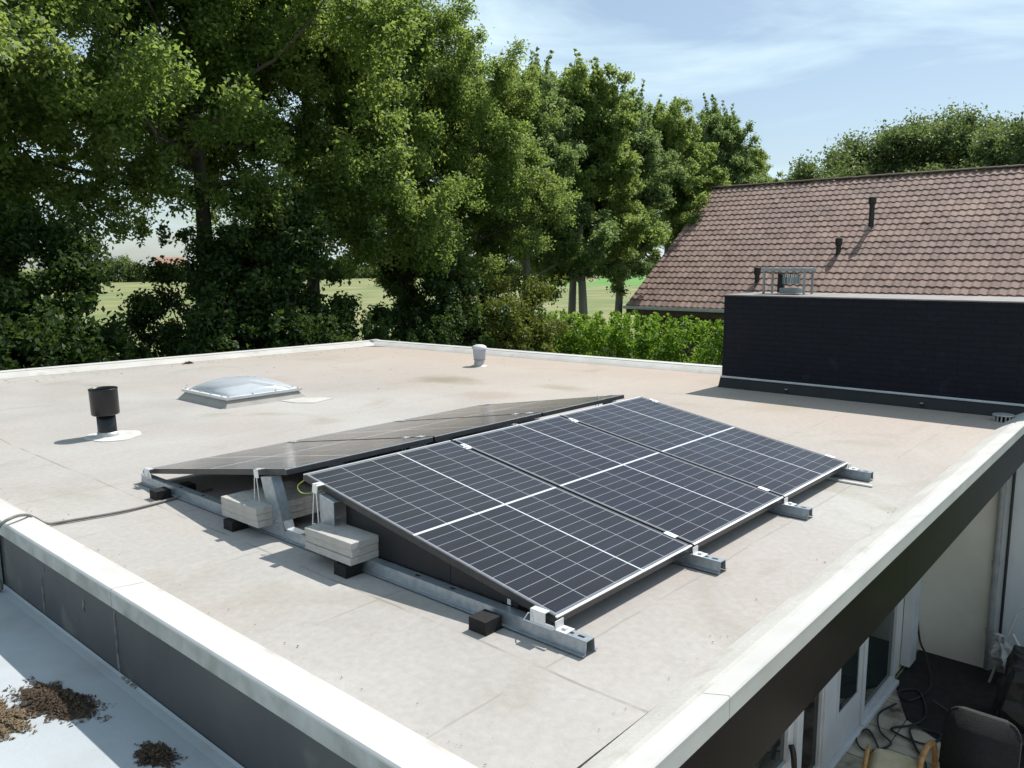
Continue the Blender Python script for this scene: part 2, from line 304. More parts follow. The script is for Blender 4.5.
def paving():
    m = mat('terrace_paving', (.2,.18,.15), .9); N, L, b = nodes(m)
    tc = N.new('ShaderNodeTexCoord'); t = N.new('ShaderNodeTexBrick'); L.new(tc.outputs['Object'], t.inputs['Vector'])
    t.inputs['Scale'].default_value = 1; t.inputs['Brick Width'].default_value = .6; t.inputs['Row Height'].default_value = .4; t.inputs['Mortar Size'].default_value = .006
    t.inputs['Color1'].default_value = (.44,.40,.32,1); t.inputs['Color2'].default_value = (.50,.46,.38,1); t.inputs['Mortar'].default_value = (.09,.08,.06,1)
    n = N.new('ShaderNodeTexNoise'); n.inputs['Scale'].default_value = 5; n.inputs['Detail'].default_value = 7; L.new(tc.outputs['Object'], n.inputs['Vector'])
    r = N.new('ShaderNodeValToRGB'); r.color_ramp.elements[0].position = .45; r.color_ramp.elements[1].position = .75; L.new(n.outputs['Fac'], r.inputs[0])
    mx = N.new('ShaderNodeMixRGB'); mx.inputs[2].default_value = (.08,.07,.045,1); L.new(r.outputs[0], mx.inputs[0]); L.new(t.outputs[0], mx.inputs[1])
    L.new(mx.outputs[0], b.inputs['Base Color']); return m
MAT['paving'] = paving()
def glass_dark():
    m = mat('window_glass', (.02,.028,.028), .04, 0, .8); return m
MAT['glass'] = glass_dark()
MAT['glass_black'] = mat('dark_doorway_glass', (.006,.006,.005), .12, 0, .2)
def acrylic():
    m = mat('clear_acrylic', (.80,.84,.88), .10); N, L, b = nodes(m)
    o = [n for n in N if n.type == 'OUTPUT_MATERIAL'][0]; t = N.new('ShaderNodeBsdfTransparent'); t.inputs[0].default_value = (.90,.93,.95,1); ms = N.new('ShaderNodeMixShader')
    lw = N.new('ShaderNodeLayerWeight'); lw.inputs['Blend'].default_value = .35
    f_ = math_(N, L, 'MULTIPLY_ADD', lw.outputs['Fresnel'], .6, .32)
    L.new(f_, ms.inputs[0]); L.new(t.outputs[0], ms.inputs[1]); L.new(b.outputs[0], ms.inputs[2]); L.new(ms.outputs[0], o.inputs[0])
    return m
MAT['acrylic'] = acrylic()

# ------------------------------------------------------------------ geometry helpers
def link(name, me, m, parent=None, smooth=False):
    o = bpy.data.objects.new(name, me); COL.objects.link(o)
    if m is not None and not me.materials: me.materials.append(MAT[m] if isinstance(m, str) else m)
    if parent is not None: o.parent = parent
    if smooth:
        for p in me.polygons: p.use_smooth = True
    return o
def obj(name, bm, m, parent=None, bevel=0, smooth=False, seg=2):
    if bevel:
        bmesh.ops.bevel(bm, geom=list(bm.edges), offset=bevel, segments=seg, affect='EDGES', profile=.6)
    bmesh.ops.recalc_face_normals(bm, faces=bm.faces)
    me = bpy.data.meshes.new(name); bm.to_mesh(me); bm.free()
    return link(name, me, m, parent, smooth)
def tag(o, label, cat, group=None, kind=None):
    if label: o['label'] = label
    if cat: o['category'] = cat
    if group: o['group'] = group
    if kind: o['kind'] = kind
    return o
def thing(name, label, cat, loc=(0,0,0), rz=0, group=None):
    o = bpy.data.objects.new(name, None); COL.objects.link(o); o.location = loc; o.rotation_euler = (0,0,rz); o.empty_display_size = .1
    return tag(o, label, cat, group)
def copy_tree(o, parent=None):
    c = o.copy(); COL.objects.link(c); c.parent = parent
    for ch in list(o.children): copy_tree(ch, c)
    return c
def BM(): return bmesh.new()
def box(bm, x0, x1, y0, y1, z0, z1, rot=None):
    vs = [Vector((x, y, z)) for x in (x0,x1) for y in (y0,y1) for z in (z0,z1)]
    if rot is not None: vs = [rot @ v for v in vs]
    v = [bm.verts.new(c) for c in vs]
    for q in ((0,1,3,2),(4,6,7,5),(0,4,5,1),(2,3,7,6),(0,2,6,4),(1,5,7,3)): bm.faces.new([v[i] for i in q])
    return bm
def prism(bm, prof, A, B, side, up=Vector((0,0,1))):
    """profile (s,h) swept from A to B; s along side vector"""
    A = Vector(A); B = Vector(B); side = Vector(side)
    a = [bm.verts.new(A + side*s + up*h) for s, h in prof]; b = [bm.verts.new(B + side*s + up*h) for s, h in prof]
    n = len(prof)
    for i in range(n): bm.faces.new((a[i], a[(i+1)%n], b[(i+1)%n], b[i]))
    bm.faces.new(a[::-1]); bm.faces.new(b)
    return bm
def tube(bm, pts, rad, n=8, cap=True):
    pts = [Vector(p) for p in pts]
    if isinstance(rad, (int, float)): rad = [rad]*len(pts)
    rings = []
    for i, p in enumerate(pts):
        d = (pts[min(i+1, len(pts)-1)] - pts[max(i-1, 0)]).normalized()
        a = d.orthogonal().normalized() if i == 0 else (a_prev - d*a_prev.dot(d)).normalized()
        a_prev = a; b = d.cross(a)
        rings.append([bm.verts.new(p + (a*math.cos(2*PI*k/n) + b*math.sin(2*PI*k/n))*rad[i]) for k in range(n)])
    for i in range(len(rings)-1):
        for k in range(n): bm.faces.new((rings[i][k], rings[i][(k+1)%n], rings[i+1][(k+1)%n], rings[i+1][k]))
    if cap: bm.faces.new(rings[0][::-1]); bm.faces.new(rings[-1])
    return bm
def lathe(bm, prof, c=(0,0,0), n=32):
    c = Vector(c); rings = []
    for rr, z in prof:
        rings.append([bm.verts.new(c + Vector((rr*math.cos(2*PI*k/n), rr*math.sin(2*PI*k/n), z))) for k in range(n)] if rr > 1e-5 else [bm.verts.new(c + Vector((0,0,z)))])
    for a, b in zip(rings[:-1], rings[1:]):
        for k in range(n):
            k2 = (k+1) % n
            if len(a) == 1 and len(b) == 1: continue
            if len(a) == 1: bm.faces.new((a[0], b[k], b[k2]))
            elif len(b) == 1: bm.faces.new((a[k], a[k2], b[0]))
            else: bm.faces.new((a[k], a[k2], b[k2], b[k]))
    return bm
def smoothcurve(pts, n=8):
    P = [Vector(p) for p in pts]; P = [P[0]*2-P[1]] + P + [P[-1]*2-P[-2]]; o = []
    for i in range(1, len(P)-2):
        for k in range(n):
            t = k/n; a, b, c, d = P[i-1:i+3]
            o.append(.5*((2*b) + (c-a)*t + (2*a-5*b+4*c-d)*t*t + (3*b-a-3*c+d)*t**3))
    o.append(P[-2]); return o
def np_mesh(name, V, F, smooth=False):
    me = bpy.data.meshes.new(name); V = np.asarray(V, np.float32); F = np.asarray(F, np.int32)
    me.vertices.add(len(V)); me.vertices.foreach_set('co', V.ravel())
    k = F.shape[1]; me.loops.add(F.size); me.loops.foreach_set('vertex_index', F.ravel())
    me.polygons.add(len(F)); me.polygons.foreach_set('loop_start', np.arange(0, F.size, k, dtype=np.int32))
    me.polygons.foreach_set('loop_total', np.full(len(F), k, np.int32))
    me.update(calc_edges=True); me.validate()
    return me

# ------------------------------------------------------------------ the setting: ground, field, terrace
def sheet(name, pts, z, m, kind='structure'):
    bm = BM(); bm.faces.new([bm.verts.new((x, y, z)) for x, y in pts]); o = obj(name, bm, m); o['kind'] = kind; return o
sheet('ground', [(-900,-900), (1500,-900), (1500,1500), (-900,1500)], GZ-.012, 'field')
sheet('garden_lawn', [(-20,-20), (60,-20), (60,19.0), (-20,19.0)], GZ-.006, 'grass')
sheet('far_field', [(139,84), (420,200), (420,290), (150,107), (120,118), (100,101)], GZ-.004, 'crop')
sheet('terrace', [(-1.0,.32), (6.99,.32), (6.99,-7), (-1.0,-7)], GZ, 'paving')
sheet('planting_bed', [(4.9,-.9), (5.4,.0), (6.05,.30), (6.985,.31), (6.985,-2.4), (5.0,-2.4)], GZ+.005, 'soil_dark')  # black sheet: shadow zone painted over dark ground

# ------------------------------------------------------------------ flat-roofed house
house = thing('flat_roof_house', 'flat-roofed single-storey house with pale stained felt roof, white kerb and black fascia', 'house', (0,0,0))
# outer corner points of roof
xo, xi = -1.02, -.75
FL = [Vector((xo-.0, -.79, 0)), Vector((8.42, -.61, 0)), Vector((8.42, -.2, 0))]
# membrane deck polygon
bm = BM()
deck = [(-.75,-.50), (7.0,-.505), (8.17,-.505), (8.17,3.41), (7.66,9.80), (7.25,10.36), (6.79,10.55), (4.12,10.77), (-.75,10.80)]
bm.faces.new([bm.verts.new((x, y, 0)) for x, y in deck]); 
g = bmesh.ops.extrude_face_region(bm, geom=list(bm.faces)); bmesh.ops.translate(bm, verts=[v for v in g['geom'] if isinstance(v, bmesh.types.BMVert)], vec=(0,0,-.2))
obj('roof_membrane', bm, 'membrane', house)
def kerb(name_parts, A, B, inward, wdt, zc, zo, lip, gaps=()):
    bright = .15 if name_parts == 'left' else .10
    """A,B outer top edge points (z=0), inward unit vector; wdt total width to the inner foot"""
    A = Vector(A); B = Vector(B); side = Vector(inward); d = (B-A)
    s_tr = bright
    bm = BM(); prism(bm, [(wdt,.003), (wdt,-.15), (.03,-.15), (.03,zo-.012), (s_tr-.01,zc-.004), (s_tr+.03,zc-.010), (wdt*.8,zc*.42)], A, B, side); obj('kerb_felt', bm, 'kerb_felt', house)
    # trim in lengths with thin joints
    ts = [0] + sorted(gaps) + [1]; n = d.length
    for t0, t1 in zip(ts[:-1], ts[1:]):
        a = A + d*(t0) + d.normalized()*(.002 if t0 > 0 else 0); b = A + d*t1 - d.normalized()*(.002 if t1 < 1 else 0)
        bm = BM(); prism(bm, [(s_tr,zc+.003), (.006,zo+.002), (0,zo-.004), (0,zo-.012), (.012,zo-.012), (s_tr,zc-.008)], a, b, side)
        o = obj('roof_trim', bm, 'trim', house)
        bm = BM(); prism(bm, [(.0005,zo-.0125), (.0005,zo-lip), (.0275,zo-lip), (.0275,zo-.0125)], a, b, side)
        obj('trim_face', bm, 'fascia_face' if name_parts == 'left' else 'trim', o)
# right kerb (towards the terrace)
kerb('right', (-1.02,-.775,0), (6.99,-.635,0), Vector((-.0175,1,0)).normalized(), .255, .085, .112, .082, gaps=[.125, .445, .77])
# left kerb (towards the lower roof)
kerb('left', (-1.02,10.95,0), (-1.02,-.80,0), (1,0,0), .27, .105, .120, .085, gaps=[.26, .52, .783])
# far kerbs
kerb('far', (7.70,10.66,0), (-1.02,11.20,0), Vector((-.06,-1,0)).normalized(), .30, .07, .085, .07, gaps=[.4, .7])
kerb('far', (8.33,2.84,0), (7.70,10.66,0), Vector((-1,-.08,0)).normalized(), .26, .075, .09, .07, gaps=[.3, .6])
bm = BM(); box(bm, 7.55,7.72,10.50,10.62,.0,.10); obj('corner_block', bm, 'kerb_felt', house, bevel=.012)
# gloss black fascia under the right kerb
for A_, B_ in (((-1.0,-.775,0), (2.2,-.719,0)), ((2.204,-.719,0), (6.985,-.635,0))):
    bm = BM(); prism(bm, [(.006,.029), (.006,-.272), (.045,-.272), (.045,.029)], A_, B_, Vector((-.0175,1,0)).normalized()); obj('black_fascia', bm, 'black_gloss', house)
bm = BM(); box(bm, -.99, 6.985, -.585, .33, -.262, -.205); obj('soffit', bm, 'white_paint', house)
# wall under the left kerb: slate panels
for y0, y1 in ((-.77,1.745), (1.752,3.255), (3.262,7.0), (7.005,10.9)): bm = BM(); box(bm, -1.008, -.985, y0, y1, -.315, .034); obj('slate_cladding', bm, 'slate_panel', house)
for (y, z0, z1, wd) in ((1.748,-.285,.02,.016), (2.11,-.10,-.03,.008), (2.66,-.26,-.06,.005), (2.62,-.03,.0,.005)):
    bm = BM(); prev = None
    for k in range(10):
        z_ = z0+(z1-z0)*k/9; ww = wd*random.uniform(.35,1); yy = y+random.uniform(-.004,.004)
        cur = [bm.verts.new((-1.0087-(.006 if e else .0)*(1 if 0 < k < 9 else .2), yy+sg*ww/2*(.6 if e else 1), z_)) for sg, e in ((-1,0),(-1,1),(1,1),(1,0))]
        if prev:
            for q in range(4): bm.faces.new((prev[q], prev[(q+1)%4], cur[(q+1)%4], cur[q]))
        prev = cur
    obj('mastic_streak', bm, 'mastic', house)
for k in range(9):
    y = 1.70 - k*.026 + random.uniform(-.01,.01) if k < 7 else random.uniform(.2,1.2)
    s_ = random.uniform(.004,.013); bm = BM(); box(bm, -1.012-s_*1.5, -1.0095, y, y+s_*2, -.2885, -.286+s_); obj('mastic_crumb', bm, 'mastic', house, bevel=.002)
# house walls
bm = BM(); box(bm, -.98, 8.15, .34, 10.6, GZ, -.206); obj('wall', bm, 'render_wall', house)
# terrace front at y = .32
FY = .335
def pane(name, x0, x1, z0, z1, parent, fw=.07, m='glass'):
    fr = BM()
    box(fr, x0, x0+fw, FY-.06, FY, z0, z1); box(fr, x1-fw, x1, FY-.06, FY, z0, z1)
    box(fr, x0+fw, x1-fw, FY-.06, FY, z0, z0+fw); box(fr, x0+fw, x1-fw, FY-.06, FY, z1-fw, z1)
    o = obj(name, fr, 'white_paint', parent, bevel=.004, seg=1)
    g = BM(); box(g, x0+fw-.004, x1-fw+.004, FY-.03, FY-.02, z0+fw-.004, z1-fw+.004); obj('pane', g, m, o)
    return o
def sill(x0, x1, z0, z1, dpt, nm, m='white_paint'):
    b = BM(); box(b, x0, x1, FY-dpt, FY, z0, z1); return obj(nm, b, m, house, bevel=.005, seg=1)
pane('window', 4.95, 5.98, -2.69, -.30, house, .075); sill(4.95, 6.03, -2.745, -2.695, .09, 'sill')
# garden door with a low panel and a glazed upper part
d = BM(); box(d, 4.04, 4.94, FY-.045, FY-.01, -2.70, -.32); dr = obj('door', d, 'white_paint', house, bevel=.004, seg=1)
g = BM(); box(g, 4.31, 4.79, FY-.053, FY-.046, -2.31, -.45); obj('pane', g, 'glass', dr)
for (a0,a1,c0,c1) in ((4.285,4.31,-2.335,-.42), (4.79,4.815,-2.335,-.42), (4.31,4.79,-2.335,-2.31)): g = BM(); box(g, a0,a1,FY-.060,FY-.0455,c0,c1); obj('glazing_bead', g, 'white_paint', dr)
sill(3.93, 4.03, -2.745, -.30, .075, 'door_post'); sill(4.035, 4.945, -2.745, -2.705, .09, 'threshold')
pane('window', 3.42, 3.925, -2.62, -.30, house, .035, 'glass_black'); sill(3.42, 3.925, -2.745, -2.625, .08, 'sill')
pane('window', 2.3, 3.30, -2.3, -.30, house, .10); sill(2.2, 3.30, -2.38, -2.305, .12, 'sill')
pane('window', .4, 2.1, -2.3, -.30, house, .07)
b = BM(); box(b, 3.305, 3.415, FY-.09, FY, GZ+.01, -.30); obj('door_post', b, 'white_paint', house, bevel=.004, seg=1)
b = BM(); box(b, 6.36, 6.60, .24, .335, -2.69, -.27); obj('wall_pier', b, 'white_paint', house, bevel=.006)
b = BM(); box(b, 6.68, 6.76, .315, .337, -2.20, -2.10); so = obj('wall_socket', b, 'white_plastic', house, bevel=.006)
b = BM(); tube(b, smoothcurve([(3.22,.26,-2.06), (3.20,.23,-2.12), (3.20,.22,-2.22)]), .022, 10); obj('door_handle', b, 'black_plastic', house, smooth=True)

# ------------------------------------------------------------------ lower roof on the left
ext = thing('lower_roof_extension', 'lower flat roof with pale blue-white membrane below the dark grey clad wall', 'building', (-1.03,3,-.29))
def rel(o, t): o.location = -t.location; return o
bm = BM(); box(bm, -7, -1.012, -5.5, 12, -.40, -.29)
rel(obj('roof_membrane', bm, 'lower_membrane', ext), ext)
bm = BM(); prism(bm, [(0,.0),(0,.012),(.012,.006),(.05,.0005)], (-1.012,-5,-.289), (-1.012,12,-.289), (-1,0,0)); rel(obj('roof_fillet', bm, 'lower_membrane', ext), ext)
bm = BM(); box(bm, -6.9, -1.05, -5.4, 11.9, GZ, -.403); rel(obj('wall', bm, 'render_wall', ext), ext)
bm = BM(); box(bm, -1.04, -1.018, 3.30, 3.36, -.289, .03); rel(obj('corner_trim', bm, 'zinc', ext), ext)

# debris heaps
def heap(name, pts, hgt, label, m, seed, n=900, z=-.29, ls=.022, kind='stuff'):
    rnd = random.Random(seed); bm = BM(); P = [Vector((x, y)) for x, y in pts]; c = sum(P, Vector((0,0)))/len(P)
    rings = []
    K = 40
    def rad(a):
        best = 0
        for i in range(len(P)):
            p, q = P[i]-c, P[(i+1)%len(P)]-c; dd = Vector((math.cos(a), math.sin(a)))
            den = dd.x*(q-p).y - dd.y*(q-p).x
            if abs(den) < 1e-9: continue
            t = (p.x*(q-p).y - p.y*(q-p).x)/den; s = (p.x*dd.y - p.y*dd.x)/den
            if t > 0 and 0 <= s <= 1: best = max(best, t)
        return best
    R = [rad(2*PI*k/K)*rnd.uniform(.55,.95) for k in range(K)]
    for fr in (1, .8, .55, .3):
        rings.append([bm.verts.new((c.x+math.cos(2*PI*k/K)*R[k]*fr, c.y+math.sin(2*PI*k/K)*R[k]*fr, z+.001+hgt*(1-fr**2)*rnd.uniform(.5,1.2))) for k in range(K)])
    for a, b in zip(rings[:-1], rings[1:]):
        for k in range(K): bm.faces.new((a[k], a[(k+1)%K], b[(k+1)%K], b[k]))
    bm.faces.new(rings[-1])
    for k in range(n):
        a = rnd.uniform(0, 2*PI); rr = R[int(a/(2*PI)*K) % K]*min(1.25, abs(rnd.gauss(.6,.33))); 
        x = c.x+math.cos(a)*rr; y = c.y+math.sin(a)*rr
        zz = z+.003+max(0, hgt*(1-(rr/max(R[int(a/(2*PI)*K)%K],.01))**2))*rnd.uniform(.8,1.5)
        l = ls*rnd.uniform(.4,1.5); wd = l*rnd.uniform(.15,.5); th = rnd.uniform(0, PI); t2 = rnd.uniform(-.6,.6)
        dx = Vector((math.cos(th), math.sin(th), math.sin(t2)))*l*.5; dy = Vector((-math.sin(th), math.cos(th), rnd.uniform(-.5,.5)))*wd*.5
        q = Vector((x, y, zz+abs(math.sin(t2))*l*.5)); bm.faces.new([bm.verts.new(q+s1*dx+s2*dy) for s1, s2 in ((-1,-1),(1,-1),(1,1),(-1,1))])
    o = obj(name, bm, m); return tag(o, label, 'debris', kind=kind)
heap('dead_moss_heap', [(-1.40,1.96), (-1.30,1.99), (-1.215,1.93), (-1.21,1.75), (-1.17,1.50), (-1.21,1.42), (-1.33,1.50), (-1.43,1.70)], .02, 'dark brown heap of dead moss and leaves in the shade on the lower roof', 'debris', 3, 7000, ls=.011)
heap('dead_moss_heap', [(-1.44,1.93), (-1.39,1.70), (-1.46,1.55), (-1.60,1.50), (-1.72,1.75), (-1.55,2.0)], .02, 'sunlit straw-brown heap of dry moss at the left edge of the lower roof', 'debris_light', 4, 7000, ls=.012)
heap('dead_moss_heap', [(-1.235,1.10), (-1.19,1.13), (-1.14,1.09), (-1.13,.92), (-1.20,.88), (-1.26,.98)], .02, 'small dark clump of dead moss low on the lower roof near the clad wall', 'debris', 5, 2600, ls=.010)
heap('leaf_debris', [(3.62,10.42), (3.70,10.50), (3.88,10.48), (3.85,10.40)], .012, 'small patch of dry brown leaves by the far left roof kerb', 'debris_light', 9, 160, z=0, ls=.035)

# ------------------------------------------------------------------ black brick block and the wall below it
nb = thing('black_brick_block', 'long black painted brick parapet block with pale coping at the roof end', 'building', (7.0,0,0))
bm = BM(); box(bm, 7.0, 8.2, -1.3, 2.83, -.02, 1.155); rel(obj('brick_wall', bm, 'dark_brick', nb), nb)
bm = BM(); box(bm, 6.99, 8.22, -1.32, 2.84, 1.156, 1.172); rel(obj('coping', bm, 'coping', nb, bevel=.006), nb)
bm = BM(); prism(bm, [(0,.125),(0,0),(.085,.002),(.06,.03),(.022,.115)], (6.999,-1.3,0), (6.999,2.84,0), (-1,0,0)); rel(obj('roof_upstand', bm, 'tarp', nb), nb)
for a, b in ((-1.3,-.12), (-.116,1.55), (1.554,2.838)):
    bm = BM(); prism(bm, [(0,.142),(0,.122),(.028,.122),(.032,.133),(.010,.144)], (6.9985,a,0), (6.9985,b,0), (-1,0,0)); rel(obj('flashing_strip', bm, 'gutter', nb), nb)
bm = BM(); box(bm, 6.99, 8.2, -.34, 2.8, GZ, -.205); rel(obj('lower_wall', bm, 'render_wall', nb), nb)
bm = BM(); box(bm, 7.02, 8.2, -1.28, -.345, GZ, -.025); rel(obj('pale_side_wall', bm, 'render_blue', nb), nb)
bm = BM(); tube(bm, [(6.93,-.37,-.30), (6.93,-.37,-2.72)], .032, 14)
for z in (-.75,-1.55,-2.3): tube(bm, [(6.93,-.37,z-.03), (6.93,-.37,z+.03)], .038, 14)
rel(obj('drainpipe', bm, 'zinc', nb, smooth=False), nb)
bm = BM(); tube(bm, [(6.985,-.455,-.30), (6.985,-.455,-2.72)], .014, 8); rel(obj('cable_conduit', bm, 'cable', nb), nb)
# stain marks on upstand: small metal eyelets
for y in (.45, 1.95): bm = BM(); lathe(bm, [(0,.012),(.016,.010),(.02,0)], (6.925,y,.055), 10); rel(obj('eyelet', bm, 'zinc', nb), nb)
# chimney cowl on top
bm = BM(); box(bm, 7.44, 7.76, 1.98, 2.56, 1.455, 1.50); ch = rel(obj('chimney_cap', bm, 'zinc', nb, bevel=.006), nb)
for x in (7.47, 7.73):
    for y in (2.01, 2.53): bm = BM(); box(bm, x-.012, x+.012, y-.012, y+.012, 1.173, 1.454); obj('leg', bm, 'zinc', ch)
bm = BM(); box(bm, 7.50, 7.70, 2.12, 2.34, 1.181, 1.25); obj('flue_base', bm, 'zinc', ch, bevel=.01)
bm = BM()
for a in range(12):
    t = 2*PI*a/12; tube(bm, [(7.61+.10*math.cos(t),2.23+.10*math.sin(t),1.30), (7.61+.10*math.cos(t),2.23+.10*math.sin(t),1.42)], .007, 6)
lathe(bm, [(.0,1.435),(.125,1.425),(.125,1.415),(0,1.415)], (7.61,2.23,0), 20)
lathe(bm, [(.085,1.30),(.085,1.38),(.0,1.38)], (7.61,2.23,0), 20)
obj('flue_cage', bm, 'galv', ch)
bm = BM(); box(bm, 7.70, 7.74, 2.37, 2.45, 1.181, 1.43); obj('flue_baffle', bm, 'black_sheet', ch)

# ------------------------------------------------------------------ tiled-roof house behind
th = thing('tiled_roof_house', 'house with large brown pantile roof behind the black brick block', 'house', (27.5,17.77,GZ))
EX, EZ, RX, RZ, YV, YE = 27.5, -.25, 35.15, 5.215, 17.77, -8.0
sl = Vector((RX-EX, 0, RZ-EZ)); SLN = sl.length; sl.normalize(); nrm = Vector((-sl.z, 0, sl.x))
rows = 23; rp_ = SLN/rows; tw = .285; nt_ = int((YV-YE)/tw); sp = 8
rng = np.random.default_rng(5)
prof = [0.0,.014,.032,.042,.038,.022,.006,-.002]
V = []; F = []; T = []
for i in range(rows):
    jit = rng.normal(0, .0035, nt_+1)
    for e, (s0, h0) in enumerate(((0, .040), (.0, .008))): pass
    for j in range(nt_):
        dz = jit[j]; tint = rng.random(); b0 = len(V)
        for s, lift in ((i*rp_-.03, .036), ((i+1)*rp_+.02, .0)):
            for k in range(sp+1):
                y = YV - (j + k/sp)*tw; hgt = prof[k % sp] + lift + dz
                V.append((EX + sl.x*s + nrm.x*hgt, y, EZ + sl.z*s + nrm.z*hgt))
        # front lip
        for k in range(sp+1):
            s = i*rp_-.03; y = YV - (j + k/sp)*tw; hgt = prof[k % sp] + .036 + dz - .040
            V.append((EX + sl.x*s + nrm.x*hgt, y, EZ + sl.z*s + nrm.z*hgt))
        V += V[b0:b0+sp+1]      # own vertices for the lip so that its edge stays crisp
        for k in range(sp):
            q1, q3 = b0+2*(sp+1)+k, b0+3*(sp+1)+k
            F.append((b0+k, b0+k+1, b0+sp+1+k+1, b0+sp+1+k)); F.append((q3, q1, q1+1, q3+1)); T += [tint, tint]
me = np_mesh('roof', V, F); at = me.attributes.new('tint', 'FLOAT', 'FACE'); 
if len(me.polygons) == len(T): at.data.foreach_set('value', T)
tr = rel(link('roof', me, 'tiles', th), th)
bm = BM(); prism(bm, [(0,0),(SLN,0),(SLN,-.12),(0,-.12)], (EX,YV-.04,EZ), (EX,YE,EZ), sl, nrm)
prism(bm, [(0,0),(SLN,0),(SLN,-.12),(0,-.12)], (RX+.1,YV-.04,RZ), (RX+.1,YE,RZ), Vector((sl.x,0,-sl.z)), Vector((sl.z,0,sl.x)))
obj('roof_deck', bm, 'brown_dark', tr)
bm = BM()
for k in range(int((YV-YE)/.40)):
    y = YV-k*.40; a = .11; z = RZ+.05+random.uniform(-.006,.006)
    pr = [(a*1.25*math.cos(t), a*math.sin(t)*.85) for t in [PI*q/8 for q in range(9)]]
    prism(bm, pr, (RX+.03,y,z), (RX+.03,y-.42,z+.012), (1,0,0))
o = obj('ridge_tiles', bm, 'brown_dark', tr, smooth=False)
bm = BM(); prism(bm, [(0,.0),(0,-.10),(.13,-.13),(.16,0),(.145,0),(.12,-.115),(.02,-.09),(.015,0)], (EX-.02,YV+.05,EZ-.02), (EX-.02,YE,EZ-.02), (-1,0,0)); rel(obj('gutter', bm, 'gutter', th), th)
bm = BM(); box(bm, EX-.02, EX+.25, YE, YV-.02, EZ-.42, EZ-.13); rel(obj('eaves_board', bm, 'brown_dark', th), th)
bm = BM(); box(bm, EX+.35, 42.4, YE+.2, YV-.25, GZ, EZ-.13)
v = [bm.verts.new(c) for c in ((EX+.35,YV-.26,EZ-.13),(42.4,YV-.26,EZ-.13),(RX,YV-.26,RZ-.2))]; bm.faces.new(v)
rel(obj('wall', bm, 'brown_dark', th), th)
for (x, y, z, h, rr) in ((32.03,9.07,2.95,1.22,.13), (30.52,9.78,1.85,.68,.12), (28.91,12.4,.70,.68,.12)):
    bm = BM(); tube(bm, [(x,y,z-.2), (x,y,z+h-.28)], rr*.8, 14); lathe(bm, [(rr*.8,h-.30),(rr*1.1,h-.28),(rr*1.15,h-.03),(rr*1.0,h),(0,h+.02)], (x,y,z), 14)
    q = Matrix.Translation((x,y,z)) @ Matrix.Rotation(-math.atan2(sl.z, sl.x), 4, 'Y')
    box(bm, -.28,.28,-.22,.22,.03,.06, q)
    obj('vent_pipe', bm, 'vent_dark', tr)
tr_loc = tr.location.copy()
for c in tr.children: c.location = -(tr.location + th.location)

# ------------------------------------------------------------------ solar array
TILT = .166629; CT, ST, TT = math.cos(TILT), math.sin(TILT), math.tan(TILT); GAP = .021
AX, AY, H0 = .0876, .0685, .109            # near low corner of the front row
YB = 2.03 - AY + PL*CT                     # far low edge of the back row (array-local)
def make_panel():
    t = bpy.data.objects.new('solar_panel', None); COL.objects.link(t); t.empty_display_size = .1
    fw, fh = .011, .035
    for a, b in ((0, fw), (PL-fw, PL)):
        fb = BM(); box(fb, 0, PW, a, b, -fh, -.005); lip = (b, b+.016) if a == 0 else (a-.016, a); box(fb, fw, PW-fw, lip[0], lip[1], -fh, -fh+.002); ef = obj('end_frame', fb, 'black_alu', t)
        fb = BM(); box(fb, 0, PW, a-.0006 if a == 0 else a, b if a == 0 else b+.0006, -.0049, 0); obj('edge_strip', fb, 'alu', ef)  # bright strip standing in for the glint on the dark frame's top
    for a, b in ((0, fw*.75), (PW-fw*.75, PW)):
        fb = BM(); box(fb, a, b, fw, PL-fw, -fh, -.0003); obj('side_frame', fb, 'black_alu', t)
    g = BM(); box(g, fw*.75-.0005, PW-fw*.75+.0005, fw-.001, PL-fw+.001, -.006, -.0015); obj('cell_glass', g, 'cells', t)
    g = BM(); box(g, fw, PW-fw, fw, PL-fw, -.009, -.0065); obj('backsheet', g, 'backsheet', t)
    for x in (.25, PW/2, PW-.25):
        j = BM(); box(j, x-.04, x+.04, PL/2-.03, PL/2+.03, -.024, -.0092); obj('junction_box', j, 'black_plastic', t, bevel=.004)
    return t
front_lab = ['front-row solar panel nearest the camera, over the stacked pavers, silver lower edge', 'middle solar panel of the front row facing the camera, dark blue cells', 'far right solar panel of the front row, next to the black block']
back_lab = ['nearest panel of the back row, its glass reflecting beige, low corner on the rail end', 'middle panel of the back row tilting away from the camera', 'farthest panel of the back row, its far corner by the ridge gap']
p0 = make_panel()
for i in range(3):
    p = p0 if i == 0 else copy_tree(p0)
    p.location = (AX+i*(PW+GAP), AY, H0); p.rotation_euler = (TILT, 0, 0)
    tag(p, front_lab[i], 'solar panel', 'solar panels on the flat roof')
for i in range(3):
    p = copy_tree(p0); p.rotation_euler = (TILT, 0, PI); p.location = (AX+i*(PW+GAP)+PW, AY+YB, H0)
    tag(p, back_lab[i], 'solar panel', 'solar panels on the flat roof')
bm = BM(); tube(bm, smoothcurve([(.12,1.86,.385),(.075,1.90,.34),(.085,1.88,.30),(.13,1.82,.305),(.20,1.74,.34)]), .003, 6)
o = obj('earth_wire', bm, 'wire_yellow'); tag(o, 'thin yellow-green wire looping at the raised corner of the front row', 'wire')

